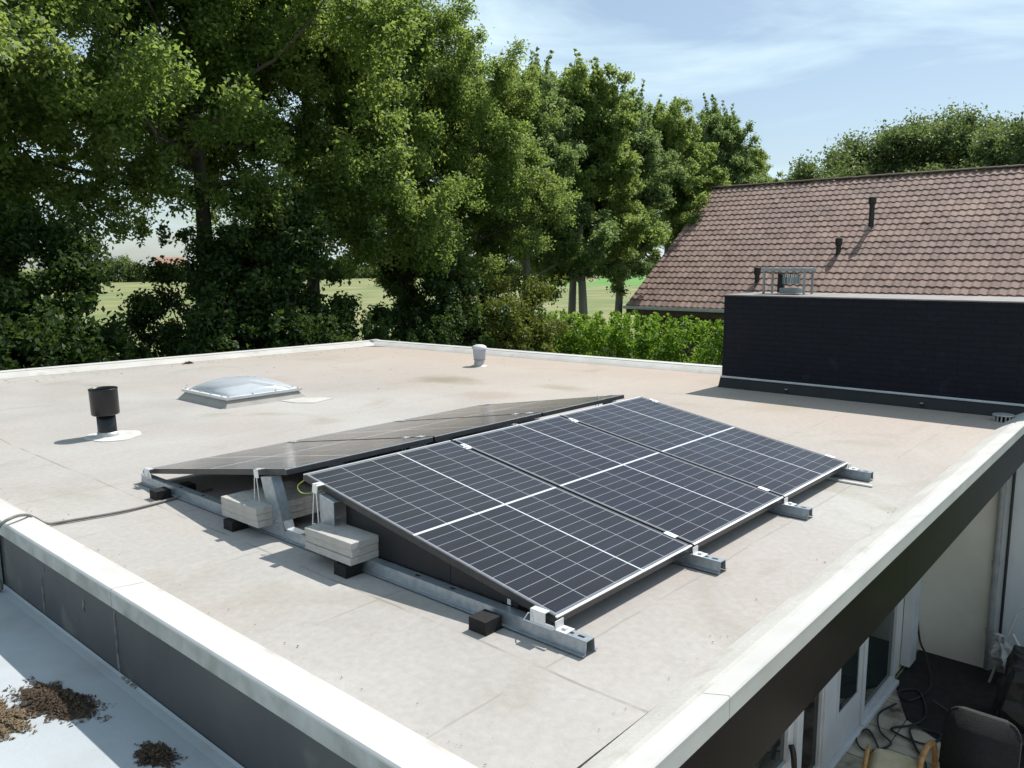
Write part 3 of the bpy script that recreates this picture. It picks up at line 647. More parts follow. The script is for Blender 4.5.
RB, RT = .009, .0655       # rail bottom / top
def make_rail(kind):
    t = bpy.data.objects.new('mounting_rail', None); COL.objects.link(t); t.empty_display_size = .1
    y0, y1 = -.170, YB+.035
    bm = BM()
    prism(bm, [(-.052,RB),(-.030,RB),(-.024,RT-.003),(.024,RT-.003),(.030,RB),(.052,RB),(.052,RB+.003),(.0325,RB+.003),(.0265,RT),(-.0265,RT),(-.0325,RB+.003),(-.052,RB+.003)], (0,y0,0), (0,y1,0), (1,0,0))
    pf = obj('rail_profile', bm, 'galv', t)
    for y in (y0+.045, y0+.10, .62, .86, 2.6, 2.95, 3.25, y1-.04):
        bm = BM(); box(bm, -.007, .007, y-.016, y+.016, RT+.0003, RT+.0010); obj('slot', bm, 'rubber', pf)
    for y in (.31, 1.27, 2.36, 3.33):
        bm = BM(); box(bm, -.158, .12, y-.052, y+.052, 0.0, .0085); box(bm, -.158, -.055, y-.050, y+.050, .0085, .060); box(bm, .055, .12, y-.050, y+.050, .0085, .060)
        bmesh.ops.remove_doubles(bm, verts=bm.verts, dist=1e-5)
        obj('rubber_foot', bm, 'rubber', t)
    zl = lambda v: H0 + v*TT
    for s in (0, 1):
        yy = (lambda v: v) if s == 0 else (lambda v: YB - v)
        def bb(bm, x0, x1, a, b, z0, z1): box(bm, x0, x1, min(yy(a), yy(b)), max(yy(a), yy(b)), z0, z1)
        bm = BM()      # low-edge bracket: foot plate, upright in front of the frame, small lip
        bb(bm, -.030, .030, -.070, -.0135, RT+.0005, RT+.004); bb(bm, -.027, .027, -.0135, -.0095, RT+.0005, H0-.006)
        bb(bm, -.010, .010, -.052, -.030, RT+.004, RT+.014)
        if kind == 'near':
            bb(bm, -.034, -.004, .035, .115, zl(.075)+.004, zl(.075)+.0075); bb(bm, -.038, -.034, .035, .115, zl(.075)-.050, zl(.075)+.0075)
            bb(bm, -.040, -.036, -.0135, .033, RT+.006, RT+.020)
        obj('low_bracket', bm, 'alu_white', t)
        if kind == 'near':
            bm = BM(); tube(bm, [(-.040, yy(.150), RT+.001), (-.040, yy(.125), RT+.040), (-.040, yy(.105), RT+.046), (-.040, yy(.095), RT+.001)], .003, 6); obj('bracket_strut', bm, 'alu_white', t)
            bm = BM(); tube(bm, [(-.040, yy(.150), RT+.004), (-.040, yy(-.01), RT+.004)], .003, 6); obj('bracket_strut', bm, 'alu_white', t)
        # raised-edge support: folded plate leaning to the upper edge
        yb0, yb1, yt0, yt1 = (1.60, 1.475, 1.60, 1.475) if s == 0 else (1.805, 1.665, 1.685, 1.575)
        zt0, zt1 = zl(yt0)-.040, zl(yt1)-.040
        bm = BM()
        def slab(X0, X1, q):
            a = [bm.verts.new((X0, yy(y_), z_)) for y_, z_ in q]; b = [bm.verts.new((X1, yy(y_), z_)) for y_, z_ in q]
            for i in range(4): bm.faces.new((a[i], a[(i+1)%4], b[(i+1)%4], b[i]))
            bm.faces.new(a); bm.faces.new(b)
        slab(-.034, -.031, [(yb0, RT-.015), (yb1, RT-.015), (yt1, zt1), (yt0, zt0)])
        slab(-.031, .030, [(yb0, RT+.001), (yb0-.003, RT+.001), (yt0-.003, zt0-.001), (yt0, zt0-.001)])
        slab(-.031, .030, [(yt0-.003, zt0-.001), (yt1, zt1-.001), (yt1, zt1-.004), (yt0-.003, zt0-.004)])
        sp_ = obj('support_plate', bm, 'galv', t)
        for zz in (RT+.012, RT+.035):
            bm = BM(); lathe(bm, [(0,.0),(.007,.0),(.007,.006),(0,.006)], n=8); o = obj('bolt', bm, 'alu', sp_); o.rotation_euler = (0,-PI/2,0); o.location = (-.0345, yy(yb0*.5+yb1*.5), zz)
        # bent wire brace
        vc = 1.63 if s == 0 else 1.53
        bm = BM(); zt = zl(vc)-.045
        tube(bm, [(-.040, yy(vc+.045), RT+.001), (-.040, yy(vc+.012), zt), (-.040, yy(vc-.012), zt), (-.040, yy(vc-.030), RT+.001)], .0034, 6)
        wf = obj('wire_brace', bm, 'alu_white', t)
        bm = BM(); tube(bm, [(-.040, yy(vc+.034), .165), (-.040, yy(vc-.022), .165)], .0028, 6); obj('cross_wire', bm, 'alu_white', wf)
        bm = BM(); R_ = Matrix.Rotation(TILT if s == 0 else -TILT, 4, 'X')
        T_ = Matrix.Translation((0, yy(vc), zl(vc)))
        box(bm, -.036, .010, -.022, .022, .0008, .004, T_ @ R_); box(bm, -.040, -.036, -.022, .022, -.046, .004, T_ @ R_)
        box(bm, -.036, -.012, -.006, .006, .004, .010, T_ @ R_)
        obj('top_clamp', bm, 'alu_white', t)
        if kind != 'near':
            for v in (.135, 1.66):
                bm = BM(); T_ = Matrix.Translation((0, yy(v), zl(v))); box(bm, -.019, .019, -.035, .035, .001, .0045, T_ @ R_)
                box(bm, -.006, .006, -.006, .006, .0045, .009, T_ @ R_)
                obj('mid_clamp', bm, 'alu_white', t)
    return t
rl = ['galvanised mounting rail nearest the camera, running beside the concrete pavers', 'galvanised rail sticking out under the first seam of the front row', 'galvanised rail sticking out under the second seam of the front row', 'galvanised rail at the far end, protruding by the right corner of the front row']
r0 = make_rail('near'); rm = make_rail('mid')
for i, (x, src) in enumerate(((0.0, r0), (PW+GAP/2, rm), (2*PW+1.5*GAP, None), (3*PW+2*GAP+.004, None))):
    o = src if src else copy_tree(rm)
    o.location = (AX+x, AY, 0); tag(o, rl[i], 'mounting rail', 'mounting rails under the solar panels')
# loose strip by the far rail
bm = BM(); box(bm, 3.36, 3.385, -.16, .30, .003, .014); tag(obj('metal_strip', bm, 'alu'), 'thin bare metal strip lying beside the farthest mounting rail', 'metal strip')
# dark side plate beneath the front row
bm = BM()
zf = lambda y: H0 - .0365 + y*TT
X0, X1 = AX+.034, AX+.036
def plate(y0, y1, zb0=RT+.001):
    q = [(y0, zb0), (y1, zb0), (y1, zf(y1)), (y0, zf(y0))]
    a = [bm.verts.new((X0, y_+AY, z_)) for y_, z_ in q]; b = [bm.verts.new((X1, y_+AY, z_)) for y_, z_ in q]
    for i in range(4): bm.faces.new((a[i], a[(i+1)%4], b[(i+1)%4], b[i]))
    bm.faces.new(a[::-1]); bm.faces.new(b)
plate(.245, 1.46)
box(bm, X0, X1, AY+.10, AY+.2445, zf(.10)-.008, zf(.10)); box(bm, X0, X1, AY+.10, AY+.112, RT+.001, zf(.10)-.009)
sp0 = obj('side_plate', bm, 'black_sheet'); tag(sp0, 'black wind plate closing the side under the front row of panels', 'wind plate')
bm = BM(); box(bm, X0-.0012, X0-.0004, AY+.667, AY+.670, RT+.004, zf(.667)-.004); obj('plate_joint', bm, 'rubber', sp0)
for y in (.34, .47, .60, .73, .86, .99):
    bm = BM(); box(bm, X0-.0012, X0-.0004, AY+y-.016, AY+y+.016, RT+.003, RT+.009); obj('vent_slot', bm, 'rubber', sp0)
bm = BM(); box(bm, X0-.004, X0-.0005, AY+.285, AY+.305, RT+.004, RT+.030); obj('fixing_clip', bm, 'alu_white', sp0)

# concrete pavers
def paver(loc, rz, label):
    bm = BM(); box(bm, -.24, .24, -.198, .198, 0, .0385)
    o = obj('concrete_paver', bm, 'concrete', None, bevel=.004)
    o.location = loc; o.rotation_euler = (0, 0, rz); return tag(o, label, 'paver', 'ballast pavers stacked on the near mounting rail')
nm = ['bottom', 'middle', 'top']
first = None
for sname, (x, y, z0) in (('right stack, under the raised edge of the front row', (.19,1.465,.067)), ('left stack, beside the leaning support plate', (.19,2.335,.067))):
    for k in range(3):
        jx, jy, rz = random.uniform(-.010,.006), random.uniform(-.005,.005), random.uniform(-.010,.010)
        lab = f'{nm[k]} grey concrete paver of the {sname}'
        if first is None: first = o = paver((x+jx, y+jy, z0+k*.0395), rz, lab)
        else: o = first.copy(); COL.objects.link(o); o.location = (x+jx, y+jy, z0+k*.0395); o.rotation_euler = (0,0,rz); o['label'] = lab

# ------------------------------------------------------------------ roof fittings
bp_ = thing('black_vent_pipe', 'black plastic vent pipe with wide collar on a white flashing patch', 'vent pipe', (.59,5.74,0))
bm = BM(); lathe(bm, [(.082,.03),(.080,.215),(.066,.215)], n=32); obj('pipe', bm, 'black_plastic', bp_, smooth=True).rotation_euler = (0,-.03,0)
bm = BM(); lathe(bm, [(.070,.200),(.112,.205),(.120,.215),(.121,.43),(.124,.448),(.117,.450),(.114,.43),(.110,.30),(0,.29)], n=36); o = obj('collar', bm, 'black_plastic', bp_, smooth=True); o.rotation_euler = (0,-.03,0)
bm = BM(); lathe(bm, [(.098,.002),(.092,.02),(.086,.045),(.083,.045)], n=28); obj('pipe_foot', bm, 'grey_collar', bp_, smooth=True)
bm = BM()
ring = []
for k in range(40):
    a = 2*PI*k/40; rr = .235*(1+.05*math.sin(3*a+1)+.03*math.sin(7*a)); ring.append(bm.verts.new((.03+rr*math.cos(a), -.05+rr*1.05*math.sin(a), .006)))
bm.faces.new(ring); g = bmesh.ops.extrude_face_region(bm, geom=list(bm.faces)); bmesh.ops.translate(bm, verts=[v for v in g['geom'] if isinstance(v, bmesh.types.BMVert)], vec=(0,0,-.005))
obj('flashing_patch', bm, 'flash_white', bp_)

sk = thing('skylight_dome', 'clear acrylic dome skylight in a white frame on the flat roof', 'skylight', (2.54,6.74,0), .0)
S = Matrix.Rotation(.02, 4, 'Z')
bm = BM(); h = .50; 
for a, b in (((h+.03,h+.06,0),(h-.05,h-.02,.075)),):
    lo = [bm.verts.new((sx*(h+.02), sy*(h+.05), 0)) for sx, sy in ((-1,-1),(1,-1),(1,1),(-1,1))]; hi = [bm.verts.new((sx*(h-.05), sy*(h-.02), .085)) for sx, sy in ((-1,-1),(1,-1),(1,1),(-1,1))]
    for i in range(4): bm.faces.new((lo[i], lo[(i+1)%4], hi[(i+1)%4], hi[i]))
    bm.faces.new(hi)
obj('upstand', bm, 'upstand_felt', sk)
bm = BM()
fx, fy, t_ = h-.015, h+.015, .07
box(bm, -fx, fx, -fy, -fy+t_, .0855, .115); box(bm, -fx, fx, fy-t_, fy, .0855, .115); box(bm, -fx, -fx+t_, -fy+t_, fy-t_, .0855, .115); box(bm, fx-t_, fx, -fy+t_, fy-t_, .0855, .115)
fr = obj('frame', bm, 'white_plastic', sk)
bm = BM()
for k in range(4):
    for sgn in (-1, 1):
        tpos = -fx*.92 + k*fx*.92*2/3; bm = BM(); lathe(bm, [(0,.132),(.010,.131),(.012,.116)], (tpos, sgn*(fy-.03), 0), 8); obj('screw_cap', bm, 'grey_collar', fr)
        tpos = -fy*.7 + k*fy*.7*2/3; bm = BM(); lathe(bm, [(0,.132),(.010,.131),(.012,.116)], (sgn*(fx-.03), tpos, 0), 8); obj('screw_cap', bm, 'grey_collar', fr)
n = 24; Vv = []; Ff = []
for i in range(n+1):
    for j in range(n+1):
        a, b = -1+2*i/n, -1+2*j/n; hh = ((1-abs(a)**2.4)*(1-abs(b)**2.4))**.55
        Vv.append((a*(fx-.05), b*(fy-.05), .112 + .135*hh))
for i in range(n):
    for j in range(n): q = i*(n+1)+j; Ff.append((q, q+n+1, q+n+2, q+1))
me = np_mesh('dome', Vv, Ff); link('dome', me, 'acrylic', sk, smooth=True)
bm = BM(); box(bm, -.44, .44, -.46, .46, .0865, .0875); obj('inner_pane', bm, 'lower_membrane', sk)
bm = BM(); ring = [bm.verts.new((x-2.46, y-6.83, .006)) for x, y in ((2.62,6.31),(2.66,6.02),(2.80,5.86),(2.98,5.92),(3.13,5.95),(3.08,6.12),(2.95,6.2),(2.93,6.31))]
bm.faces.new(ring); g = bmesh.ops.extrude_face_region(bm, geom=list(bm.faces)); bmesh.ops.translate(bm, verts=[v for v in g['geom'] if isinstance(v, bmesh.types.BMVert)], vec=(0,0,-.005))
obj('repair_patch', bm, 'kerb_felt', sk)

wv = thing('white_roof_vent', 'small pale grey roof vent with white domed cap near the far kerb', 'roof vent', (6.53,6.66,0))
bm = BM(); lathe(bm, [(.13,.002),(.085,.02),(.08,.09),(.095,.10)], n=28); obj('base', bm, 'grey_collar', wv, smooth=True)
bm = BM(); lathe(bm, [(.062,.08),(.090,.11),(.104,.27),(.104,.275),(0,.276)], n=28); obj('body', bm, 'vent_grey', wv, smooth=True)
bm = BM(); lathe(bm, [(.116,.265),(.118,.285),(.098,.312),(.055,.330),(0,.336)], n=28); obj('cap', bm, 'white_plastic', wv, smooth=True)

dc = thing('roof_outlet_grate', 'round grey leaf grate over the roof outlet beside the black block', 'roof drain', (6.70,-.36,0))
bm = BM(); lathe(bm, [(.095,.055),(.100,.060),(.095,.068),(.03,.075),(0,.076)], n=24); obj('cover', bm, 'grey_collar', dc)
bm = BM()
for k in range(16): a = 2*PI*k/16; box(bm, .085,.095,-.006,.006,.002,.056, Matrix.Rotation(a, 4, 'Z'))
obj('bars', bm, 'grey_collar', dc)
bm = BM(); lathe(bm, [(.07,.002),(.07,.05),(0,.05)], n=20); obj('throat', bm, 'rubber', dc)

# bits of dead leaf and grit lying about on the felt
rnd = random.Random(77); bm = BM()
for k in range(420):
    if k < 200: x, y = rnd.uniform(-.72, 7.6), 10.55-.03*abs(rnd.gauss(0,10))
    elif k < 300: x, y = -.73+abs(rnd.gauss(0,.06)), rnd.uniform(-.4, 10)
    elif k < 360: x, y = rnd.uniform(-.5, 6.8), -.48+abs(rnd.gauss(0,.05))
    else: x, y = rnd.uniform(2.5,7.8), rnd.uniform(4.5,10.3)
    if y < -.45 or (x > 7.3 and y > 9.5) or (AX-.1 < x < 3.7 and 0 < y < 3.9): continue
    l = rnd.uniform(.006,.022)*(1 if y > 4.5 else .4); a = rnd.uniform(0,PI); dx = Vector((math.cos(a), math.sin(a), rnd.uniform(-.2,.2)))*l; dy = Vector((-math.sin(a), math.cos(a), rnd.uniform(-.3,.3)))*l*rnd.uniform(.2,.6)
    q = Vector((x, y, .006)); bm.faces.new([bm.verts.new(q+s1*dx+s2*dy) for s1, s2 in ((-1,0),(0,-1),(1,0),(0,1))])
tag(obj('leaf_litter', bm, 'debris'), 'scattered bits of dead leaf and grit on the pale roof felt', 'leaf litter', kind='stuff')
# cable over the kerb
pts = smoothcurve([(.30,3.30,.012), (.02,3.276,.012), (-.18,3.25,.012), (-.36,3.243,.013), (-.60,3.29,.013), (-.745,3.32,.018), (-.83,3.29,.085), (-.90,3.20,.135), (-.985,3.12,.158), (-1.06,3.10,.13), (-1.085,3.12,.02), (-1.08,3.17,-.15), (-1.06,3.22,-.278), (-1.15,3.6,-.28), (-1.4,4.4,-.28)], 6)
bm = BM(); tube(bm, pts, .0085, 8); tag(obj('cable', bm, 'cable_grey', smooth=True), 'grey cable running from the panels over the white kerb and down', 'cable')
# pale spot patch at left edge
bm = BM(); lathe(bm, [(0,.012),(.05,.011),(.09,.004),(.10,.0015)], (.0,8.12,0), 20); tag(obj('repair_spot', bm, 'flash_white'), 'small round white sealant spot on the roof left of the black pipe', 'repair patch')

# ------------------------------------------------------------------ terrace things
def cord(name, pts, rad, label, m='cable', n=6):
    bm = BM(); tube(bm, smoothcurve(pts, n), rad, 6); return tag(obj(name, bm, m, smooth=True), label, 'cord')
z = GZ+.022
cord('extension_cord', [(6.72,.30,-2.15),(6.70,.24,-2.5),(6.6,.14,z+.1),(6.15,-.02,z),(5.75,.06,z),(5.85,.2,z),(6.0,.05,z),(5.6,-.12,z),(5.35,-.1,z),(5.1,.05,z),(5.05,-.25,z),(5.3,-.32,z),(5.25,-.08,z),(4.95,-.2,z),(4.7,-.35,z),(4.45,-.3,z),(4.2,-.45,z),(3.6,-.5,z)], .011, 'black extension cord looping over the terrace from the wall socket')
cord('garden_hose', [(5.6,.15,z),(5.3,.22,z),(5.0,.12,z),(4.85,-.02,z),(4.6,.12,z),(4.75,.25,z),(4.95,.2,z),(4.5,-.05,z),(4.2,.0,z),(4.0,-.15,z),(3.7,-.1,z)], .009, 'thin dark hose lying in curls close to the garden door')
cord('thin_cable', [(5.9,-.1,z),(5.7,-.35,z),(5.3,-.5,z),(5.0,-.75,z),(4.6,-.8,z)], .006, 'thin pale cable crossing the terrace towards the chair', 'cable_grey')
# cane armchair, facing the camera side
chr_ = thing('cane_armchair', 'cane armchair with black upholstered back and bent wooden arms on the terrace', 'chair', (3.97,-.83,GZ), 0)
def rbox(name, hx, hy, hz, cx, cy, cz, m, par, bev=.06, rot=(0,0,0), sub=1):
    bm = BM(); box(bm, -hx, hx, -hy, hy, -hz, hz); bmesh.ops.bevel(bm, geom=list(bm.edges), offset=bev, segments=5, affect='EDGES', profile=.5)
    o = obj(name, bm, m, par, smooth=True); o.location = (cx, cy, cz); o.rotation_euler = rot; return o
bm = BM(); q_ = []
for cy_, cz_, a0 in ((.15,.16,0), (-.15,.16,90), (-.15,-.16,180), (.15,-.16,270)):
    for k in range(7): a_ = math.radians(a0+k*15); q_.append((cy_+.105*math.cos(a_), cz_+.13*math.sin(a_)))
A_ = [bm.verts.new((-.035, y_, z_)) for y_, z_ in q_]; B_ = [bm.verts.new((.035, y_, z_)) for y_, z_ in q_]
for i in range(len(q_)): bm.faces.new((A_[i], A_[(i+1)%len(q_)], B_[(i+1)%len(q_)], B_[i]))
bm.faces.new(A_[::-1]); bm.faces.new(B_)
bmesh.ops.bevel(bm, geom=[e for e in bm.edges if abs(e.verts[0].co.x-e.verts[1].co.x) < .001], offset=.022, segments=3, affect='EDGES')
o = obj('backrest', bm, 'cloth_black', chr_, smooth=True); o.location = (.13,0,.66); o.rotation_euler = (0,.18,0)
rbox('seat_cushion', .25, .235, .05, -.13, 0, .42, 'cushion', chr_, .045)
for s in (-1, 1):
    bm = BM(); tube(bm, smoothcurve([(.14,s*.29,.02),(.17,s*.30,.40),(.12,s*.31,.60),(-.05,s*.315,.66),(-.25,s*.31,.62),(-.35,s*.30,.45),(-.33,s*.29,.02)], 8), .022, 10); obj('arm', bm, 'wood_cane', chr_, smooth=True)
bm = BM(); box(bm, -.36, .14, -.27, .27, .32, .365); obj('seat_frame', bm, 'wood_cane', chr_, bevel=.01)
bm = BM(); 
for s in (-1, 1): bm = BM(); tube(bm, [(.17,s*.22,.36),(.22,s*.22,.80)], .016, 8); obj('back_post', bm, 'wood_cane', chr_)
ch2 = thing('cane_footstool', 'cane stool with rounded cream cushion next to the armchair', 'stool', (3.72,-.33,GZ), .2)
rbox('cushion', .23, .16, .07, 0, 0, .46, 'cushion_cream', ch2, .065)
for s in (-1, 1):
    bm = BM(); tube(bm, smoothcurve([(.2,s*.17,.02),(.21,s*.18,.44),(.1,s*.18,.56),(-.1,s*.18,.56),(-.22,s*.18,.44),(-.2,s*.17,.02)], 6), .018, 8); obj('side_hoop', bm, 'wood_cane', ch2, smooth=True)
# covered barbecue and crumpled white parasol
def crumple(name, hx, hy, hz, m, seed, amp, label, cat, loc, rot=(0,0,0), taper=0):
    rs = random.Random(seed); bm = BM(); box(bm, -hx, hx, -hy, hy, 0, 2*hz)
    bmesh.ops.subdivide_edges(bm, edges=list(bm.edges), cuts=7, use_grid_fill=True)
    for v in bm.verts:
        k = v.co.z/(2*hz); v.co.x *= 1-taper*k; v.co.y *= 1-taper*k
        v.co += Vector((rs.uniform(-1,1), rs.uniform(-1,1), rs.uniform(-1,1)*.6))*amp*(0 if v.co.z < .01 else 1)
    o = obj(name, bm, m, smooth=False); o.location = loc; o.rotation_euler = rot; return tag(o, label, cat)
crumple('covered_barbecue', .40, .55, .36, 'tarp', 2, .030, 'bulky barbecue under a black cover against the pale side wall', 'covered barbecue', (5.95,-1.18,GZ), (0,0,.2), .22)
par = thing('folded_parasol', 'crumpled white folded parasol leaning by the drainpipe', 'parasol', (6.75,-.50,GZ))
bm = BM(); rs = random.Random(4); K = 14; rings = []
for i in range(12):
    t = i/11; rad = .04+.11*math.sin(PI*min(1, t*1.15+.05))**.8*(1-.3*t)
    rings.append([bm.verts.new((math.cos(2*PI*k/K)*rad*(1+.35*((k % 2)-.5)*2*.6)+rs.uniform(-.012,.012)-.10*t, math.sin(2*PI*k/K)*rad*(1+.35*((k%2)-.5)*1.2)+rs.uniform(-.012,.012)-.12*(1-t), .14+.42*t+rs.uniform(-.01,.01))) for k in range(K)])
for a, b in zip(rings[:-1], rings[1:]):
    for k in range(K): bm.faces.new((a[k], a[(k+1)%K], b[(k+1)%K], b[k]))
bm.faces.new(rings[0][::-1]); bm.faces.new(rings[-1])
obj('canopy', bm, 'crumple', par)
bm = BM(); tube(bm, [(-.05,.06,.0),(-.02,-.02,.35),(.0,-.12,.80),(.02,-.42,1.1)], .012, 8); tube(bm, [(.0,-.10,.56),(-.12,-.30,.30),(-.16,-.42,.05)], .016, 8); obj('pole', bm, 'gutter', par)

# ------------------------------------------------------------------ vegetation
def leaves(centers, radii, per, size, rng, flat=.85, up=.45, aspect=.55, k=.50):
    """cluster -> loose leaf quads with a soft edge"""
    cnt = np.maximum(4, (per*np.clip((radii/radii.mean())**2, .12, 2.2))).astype(int)
    C = np.repeat(centers, cnt, 0); Rr = np.repeat(radii, cnt)
    n = len(C); d = rng.normal(size=(n,3)); d /= np.linalg.norm(d, axis=1)[:,None]
    rad = np.abs(rng.normal(.62, .30, n))
    P = C + d*(Rr*rad)[:,None]*np.array([1,1,flat])
    nm_ = d*.35 + rng.normal(size=(n,3))*.8 + np.array([0,0,up]); nm_ /= np.linalg.norm(nm_, axis=1)[:,None]
    t = np.cross(nm_, rng.normal(size=(n,3))); t /= np.linalg.norm(t, axis=1)[:,None]+1e-9; b = np.cross(nm_, t)
    s = size*rng.uniform(.55, 1.35, n)
    t = t*(s*.5)[:,None]; b = b*(s*.5*aspect)[:,None]; dr = nm_*(s*.10)[:,None]
    V = np.stack([P-t-dr, P+b*1.0+dr, P+t-dr, P-b*1.0+dr], 1).reshape(-1,3)
    F = np.arange(n*4).reshape(-1,4); return V, F
def leafobj(name, V, F, m, parent):
    me = np_mesh(name, V, F); return link(name, me, m, parent)
def skeleton(rng, H, R, cb, style, nl=16):
    tr = []; cl = []; rd = []
    wob = rng.normal(0, .12, (7,2)).cumsum(0)*.5; wob[0] = 0
    hs = np.linspace(0, H*.88, 7); r0 = H*.016+.02
    path = [Vector((wob[i,0], wob[i,1], hs[i])) for i in range(7)]; tr.append((path, [r0*(1-.9*i/6)+.015 for i in range(7)]))
    def at(h):
        q = h/(H*.88)*6; i = min(5, int(q)); return path[i].lerp(path[i+1], q-i)
    for k in range(nl):
        u_ = (k+.5)/nl; h = cb + (H*.84-cb)*u_; a = k*2.399+rng.uniform(-.4,.4)
        if style == 'broad': Lm = R*(1.02 - .55*u_**2.4)*rng.uniform(.75,1.12); elv = -.05+.85*u_+rng.uniform(-.12,.15)
        else: Lm = R*(1.05-.62*u_**1.5)*rng.uniform(.8,1.15); elv = .45+.65*u_+rng.uniform(-.15,.15)
        dirv = Vector((math.cos(a)*math.cos(elv), math.sin(a)*math.cos(elv), math.sin(elv))); p = at(h); pts = [p]
        for s in range(4):
            dirv = (dirv + Vector((rng.normal(0,.12), rng.normal(0,.12), .06+rng.normal(0,.08)))).normalized(); p = p + dirv*Lm/4; pts.append(p)
        rb = r0*(.36-.2*u_); tr.append((pts, [rb, rb*.75, rb*.5, rb*.3, .012]))
        ns = 9
        for s in range(ns):
            fr = .22+.78*(s+rng.random()*.6)/ns; q = fr*4; i = min(3, int(q)); b = pts[i].lerp(pts[i+1], min(1, q-i))
            dd = Vector(rng.normal(size=3)); dd = (dirv*.45 + dd.normalized()*.9 + Vector((0,0,(.08-.12*(u_ < .3)) if style == 'broad' else .45))).normalized()
            ln = R*.34*rng.uniform(.5,1.3); e = b+dd*ln; m_ = b.lerp(e,.5)+Vector((0,0,.04))
            tr.append(([b, m_, e], [rb*.28, rb*.18, .007]))
            for f_ in (.35,.7,1.0): cl.append(b.lerp(e,f_)); rd.append(rng.uniform(.24,.50)*(R/3.8)*(1.05-.2*f_))
            for q2 in range(2):     # side twigs
                d2 = (dd + Vector(rng.normal(size=3)).normalized()*.9).normalized(); e2 = m_ + d2*ln*.6
                tr.append(([m_, e2], [rb*.14, .006])); cl.append(e2); rd.append(rng.uniform(.20,.42)*(R/3.8))
        cl.append(pts[-1]); rd.append(.45*(R/3.8))
    for k in range(16):
        a = rng.uniform(0, 6.28); rr = rng.random()**.5*R*(.50 if style == 'broad' else .42)
        top = H*(1.0-.16*(rr/(R*.5))**2)*rng.uniform(.90,1.0); x, y = math.cos(a)*rr+wob[6,0], math.sin(a)*rr+wob[6,1]
        tr.append(([Vector((x*.5,y*.5,top-1.8)), Vector((x*.8,y*.8,top-.9)), Vector((x,y,top))], [.035,.022,.006]))
        for q in range(5): cl.append(Vector((x*(.7+.06*q)+rng.normal(0,.15), y*(.7+.06*q)+rng.normal(0,.15), top-1.6+.33*q))); rd.append(rng.uniform(.26,.46)*(R/3.8))
        if style != 'broad' or k % 2:    # pointed leaders
            for q in range(6): cl.append(Vector((x+.05*q, y+rng.normal(0,.04), top+.19*(q+1)))); rd.append(.17-.018*q)
    return tr, np.array([tuple(c) for c in cl]), np.array(rd)
def make_tree(name, seed, H, R, cb, style, leaf, per, size, nl=16, bark='bark', trunks=1):
    rng = np.random.default_rng(seed); t = bpy.data.objects.new(name, None); COL.objects.link(t)
    tr, CC, RR = skeleton(rng, H, R, cb, style, nl); bm = BM()
    for pts, rs_ in tr: tube(bm, pts, rs_, 8 if rs_[0] > .06 else 4, cap=False)
    obj('trunk', bm, bark, t, smooth=True)
    V, F = leaves(CC, RR, per, size, rng); leafobj('crown', V, F, leaf, t)
    print(name, len(F))
    return t
protoB1 = make_tree('oak_tree', 11, 13.6, 4.7, 5.3, 'broad', 'leaf_oak', 185, .108, 20)
protoB2 = make_tree('oak_tree', 12, 13.2, 4.5, 5.0, 'broad', 'leaf_ash', 185, .106, 20)
protoU1 = make_tree('poplar_tree', 13, 11.2, 3.3, 3.3, 'upright', 'leaf_ash', 125, .125, 19, 'bark_pale')
protoU2 = make_tree('poplar_tree', 14, 11.5, 3.2, 2.9, 'upright', 'leaf_silver', 125, .125, 19, 'bark_pale')
used = set()
def place(proto, x, y, rz, sc, label, cat, group, z=GZ, szx=1.0):
    if proto.name in used: o = copy_tree(proto)
    else: o = proto; used.add(proto.name)
    o.location = (x, y, z); o.rotation_euler = (0,0,rz); o.scale = (sc*szx, sc*szx, sc); return tag(o, label, cat, group)
GT = 'trees in the row beyond the flat roof'
TREES = [
 (protoB1, -2.2, 17.8, 0.4, 1.10, 'dark broad tree mostly outside the left edge of the photo'),
 (protoB1, -.6, 20.5, 5.0, 1.12, 'dark tree behind the sunlit one in the upper left corner'),
 (protoB2, 1.5, 17.4, 0.9, 1.10, 'big sunlit broadleaf tree filling the upper left corner'),
 (protoB1, 7.7, 17.0, 3.3, 1.08, 'broad dark tree with thick trunk right of the left-hand sky gap'),
 (protoB2, 11.0, 17.6, 5.1, 1.00, 'tall tree with straight dark trunk, second trunk right of the sky gap'),
 (protoB1, 14.0, 17.0, 1.1, .86, 'tree with dense low crown left of the yellowish shrub'),
 (protoB2, 17.0, 17.3, 4.0, .82, 'light green rounded tree standing behind the yellowish shrub'),
 (protoU2, 20.4, 17.6, 0.3, .98, 'silvery upright tree behind the white roof vent'),
 (protoU1, 25.6, 19.2, 4.2, 1.04, 'upright tree filling the gap behind the one with the pale trunk'),
 (protoU1, 23.5, 16.9, 2.2, 1.02, 'upright tree with pale bare trunk above the clipped hedge'),
 (protoU2, 28.4, 18.5, 3.9, 1.0, 'upright silvery tree left of the brown tiled roof'),
 (protoU1, 34.6, 20.4, 5.3, 1.07, 'upright green tree rising at the verge of the brown tiled roof'),
 (protoU2, 42.4, 21.5, 1.2, 1.16, 'tall pointed tree just behind the left end of the roof ridge'),
 (protoU1, 49.0, 22.2, 2.9, 1.02, 'last and lowest tree of the row above the roof ridge'),
]
for (pr, x, y, rz, sc, lab) in TREES: place(pr, x, y, rz, sc, lab, 'tree', GT)
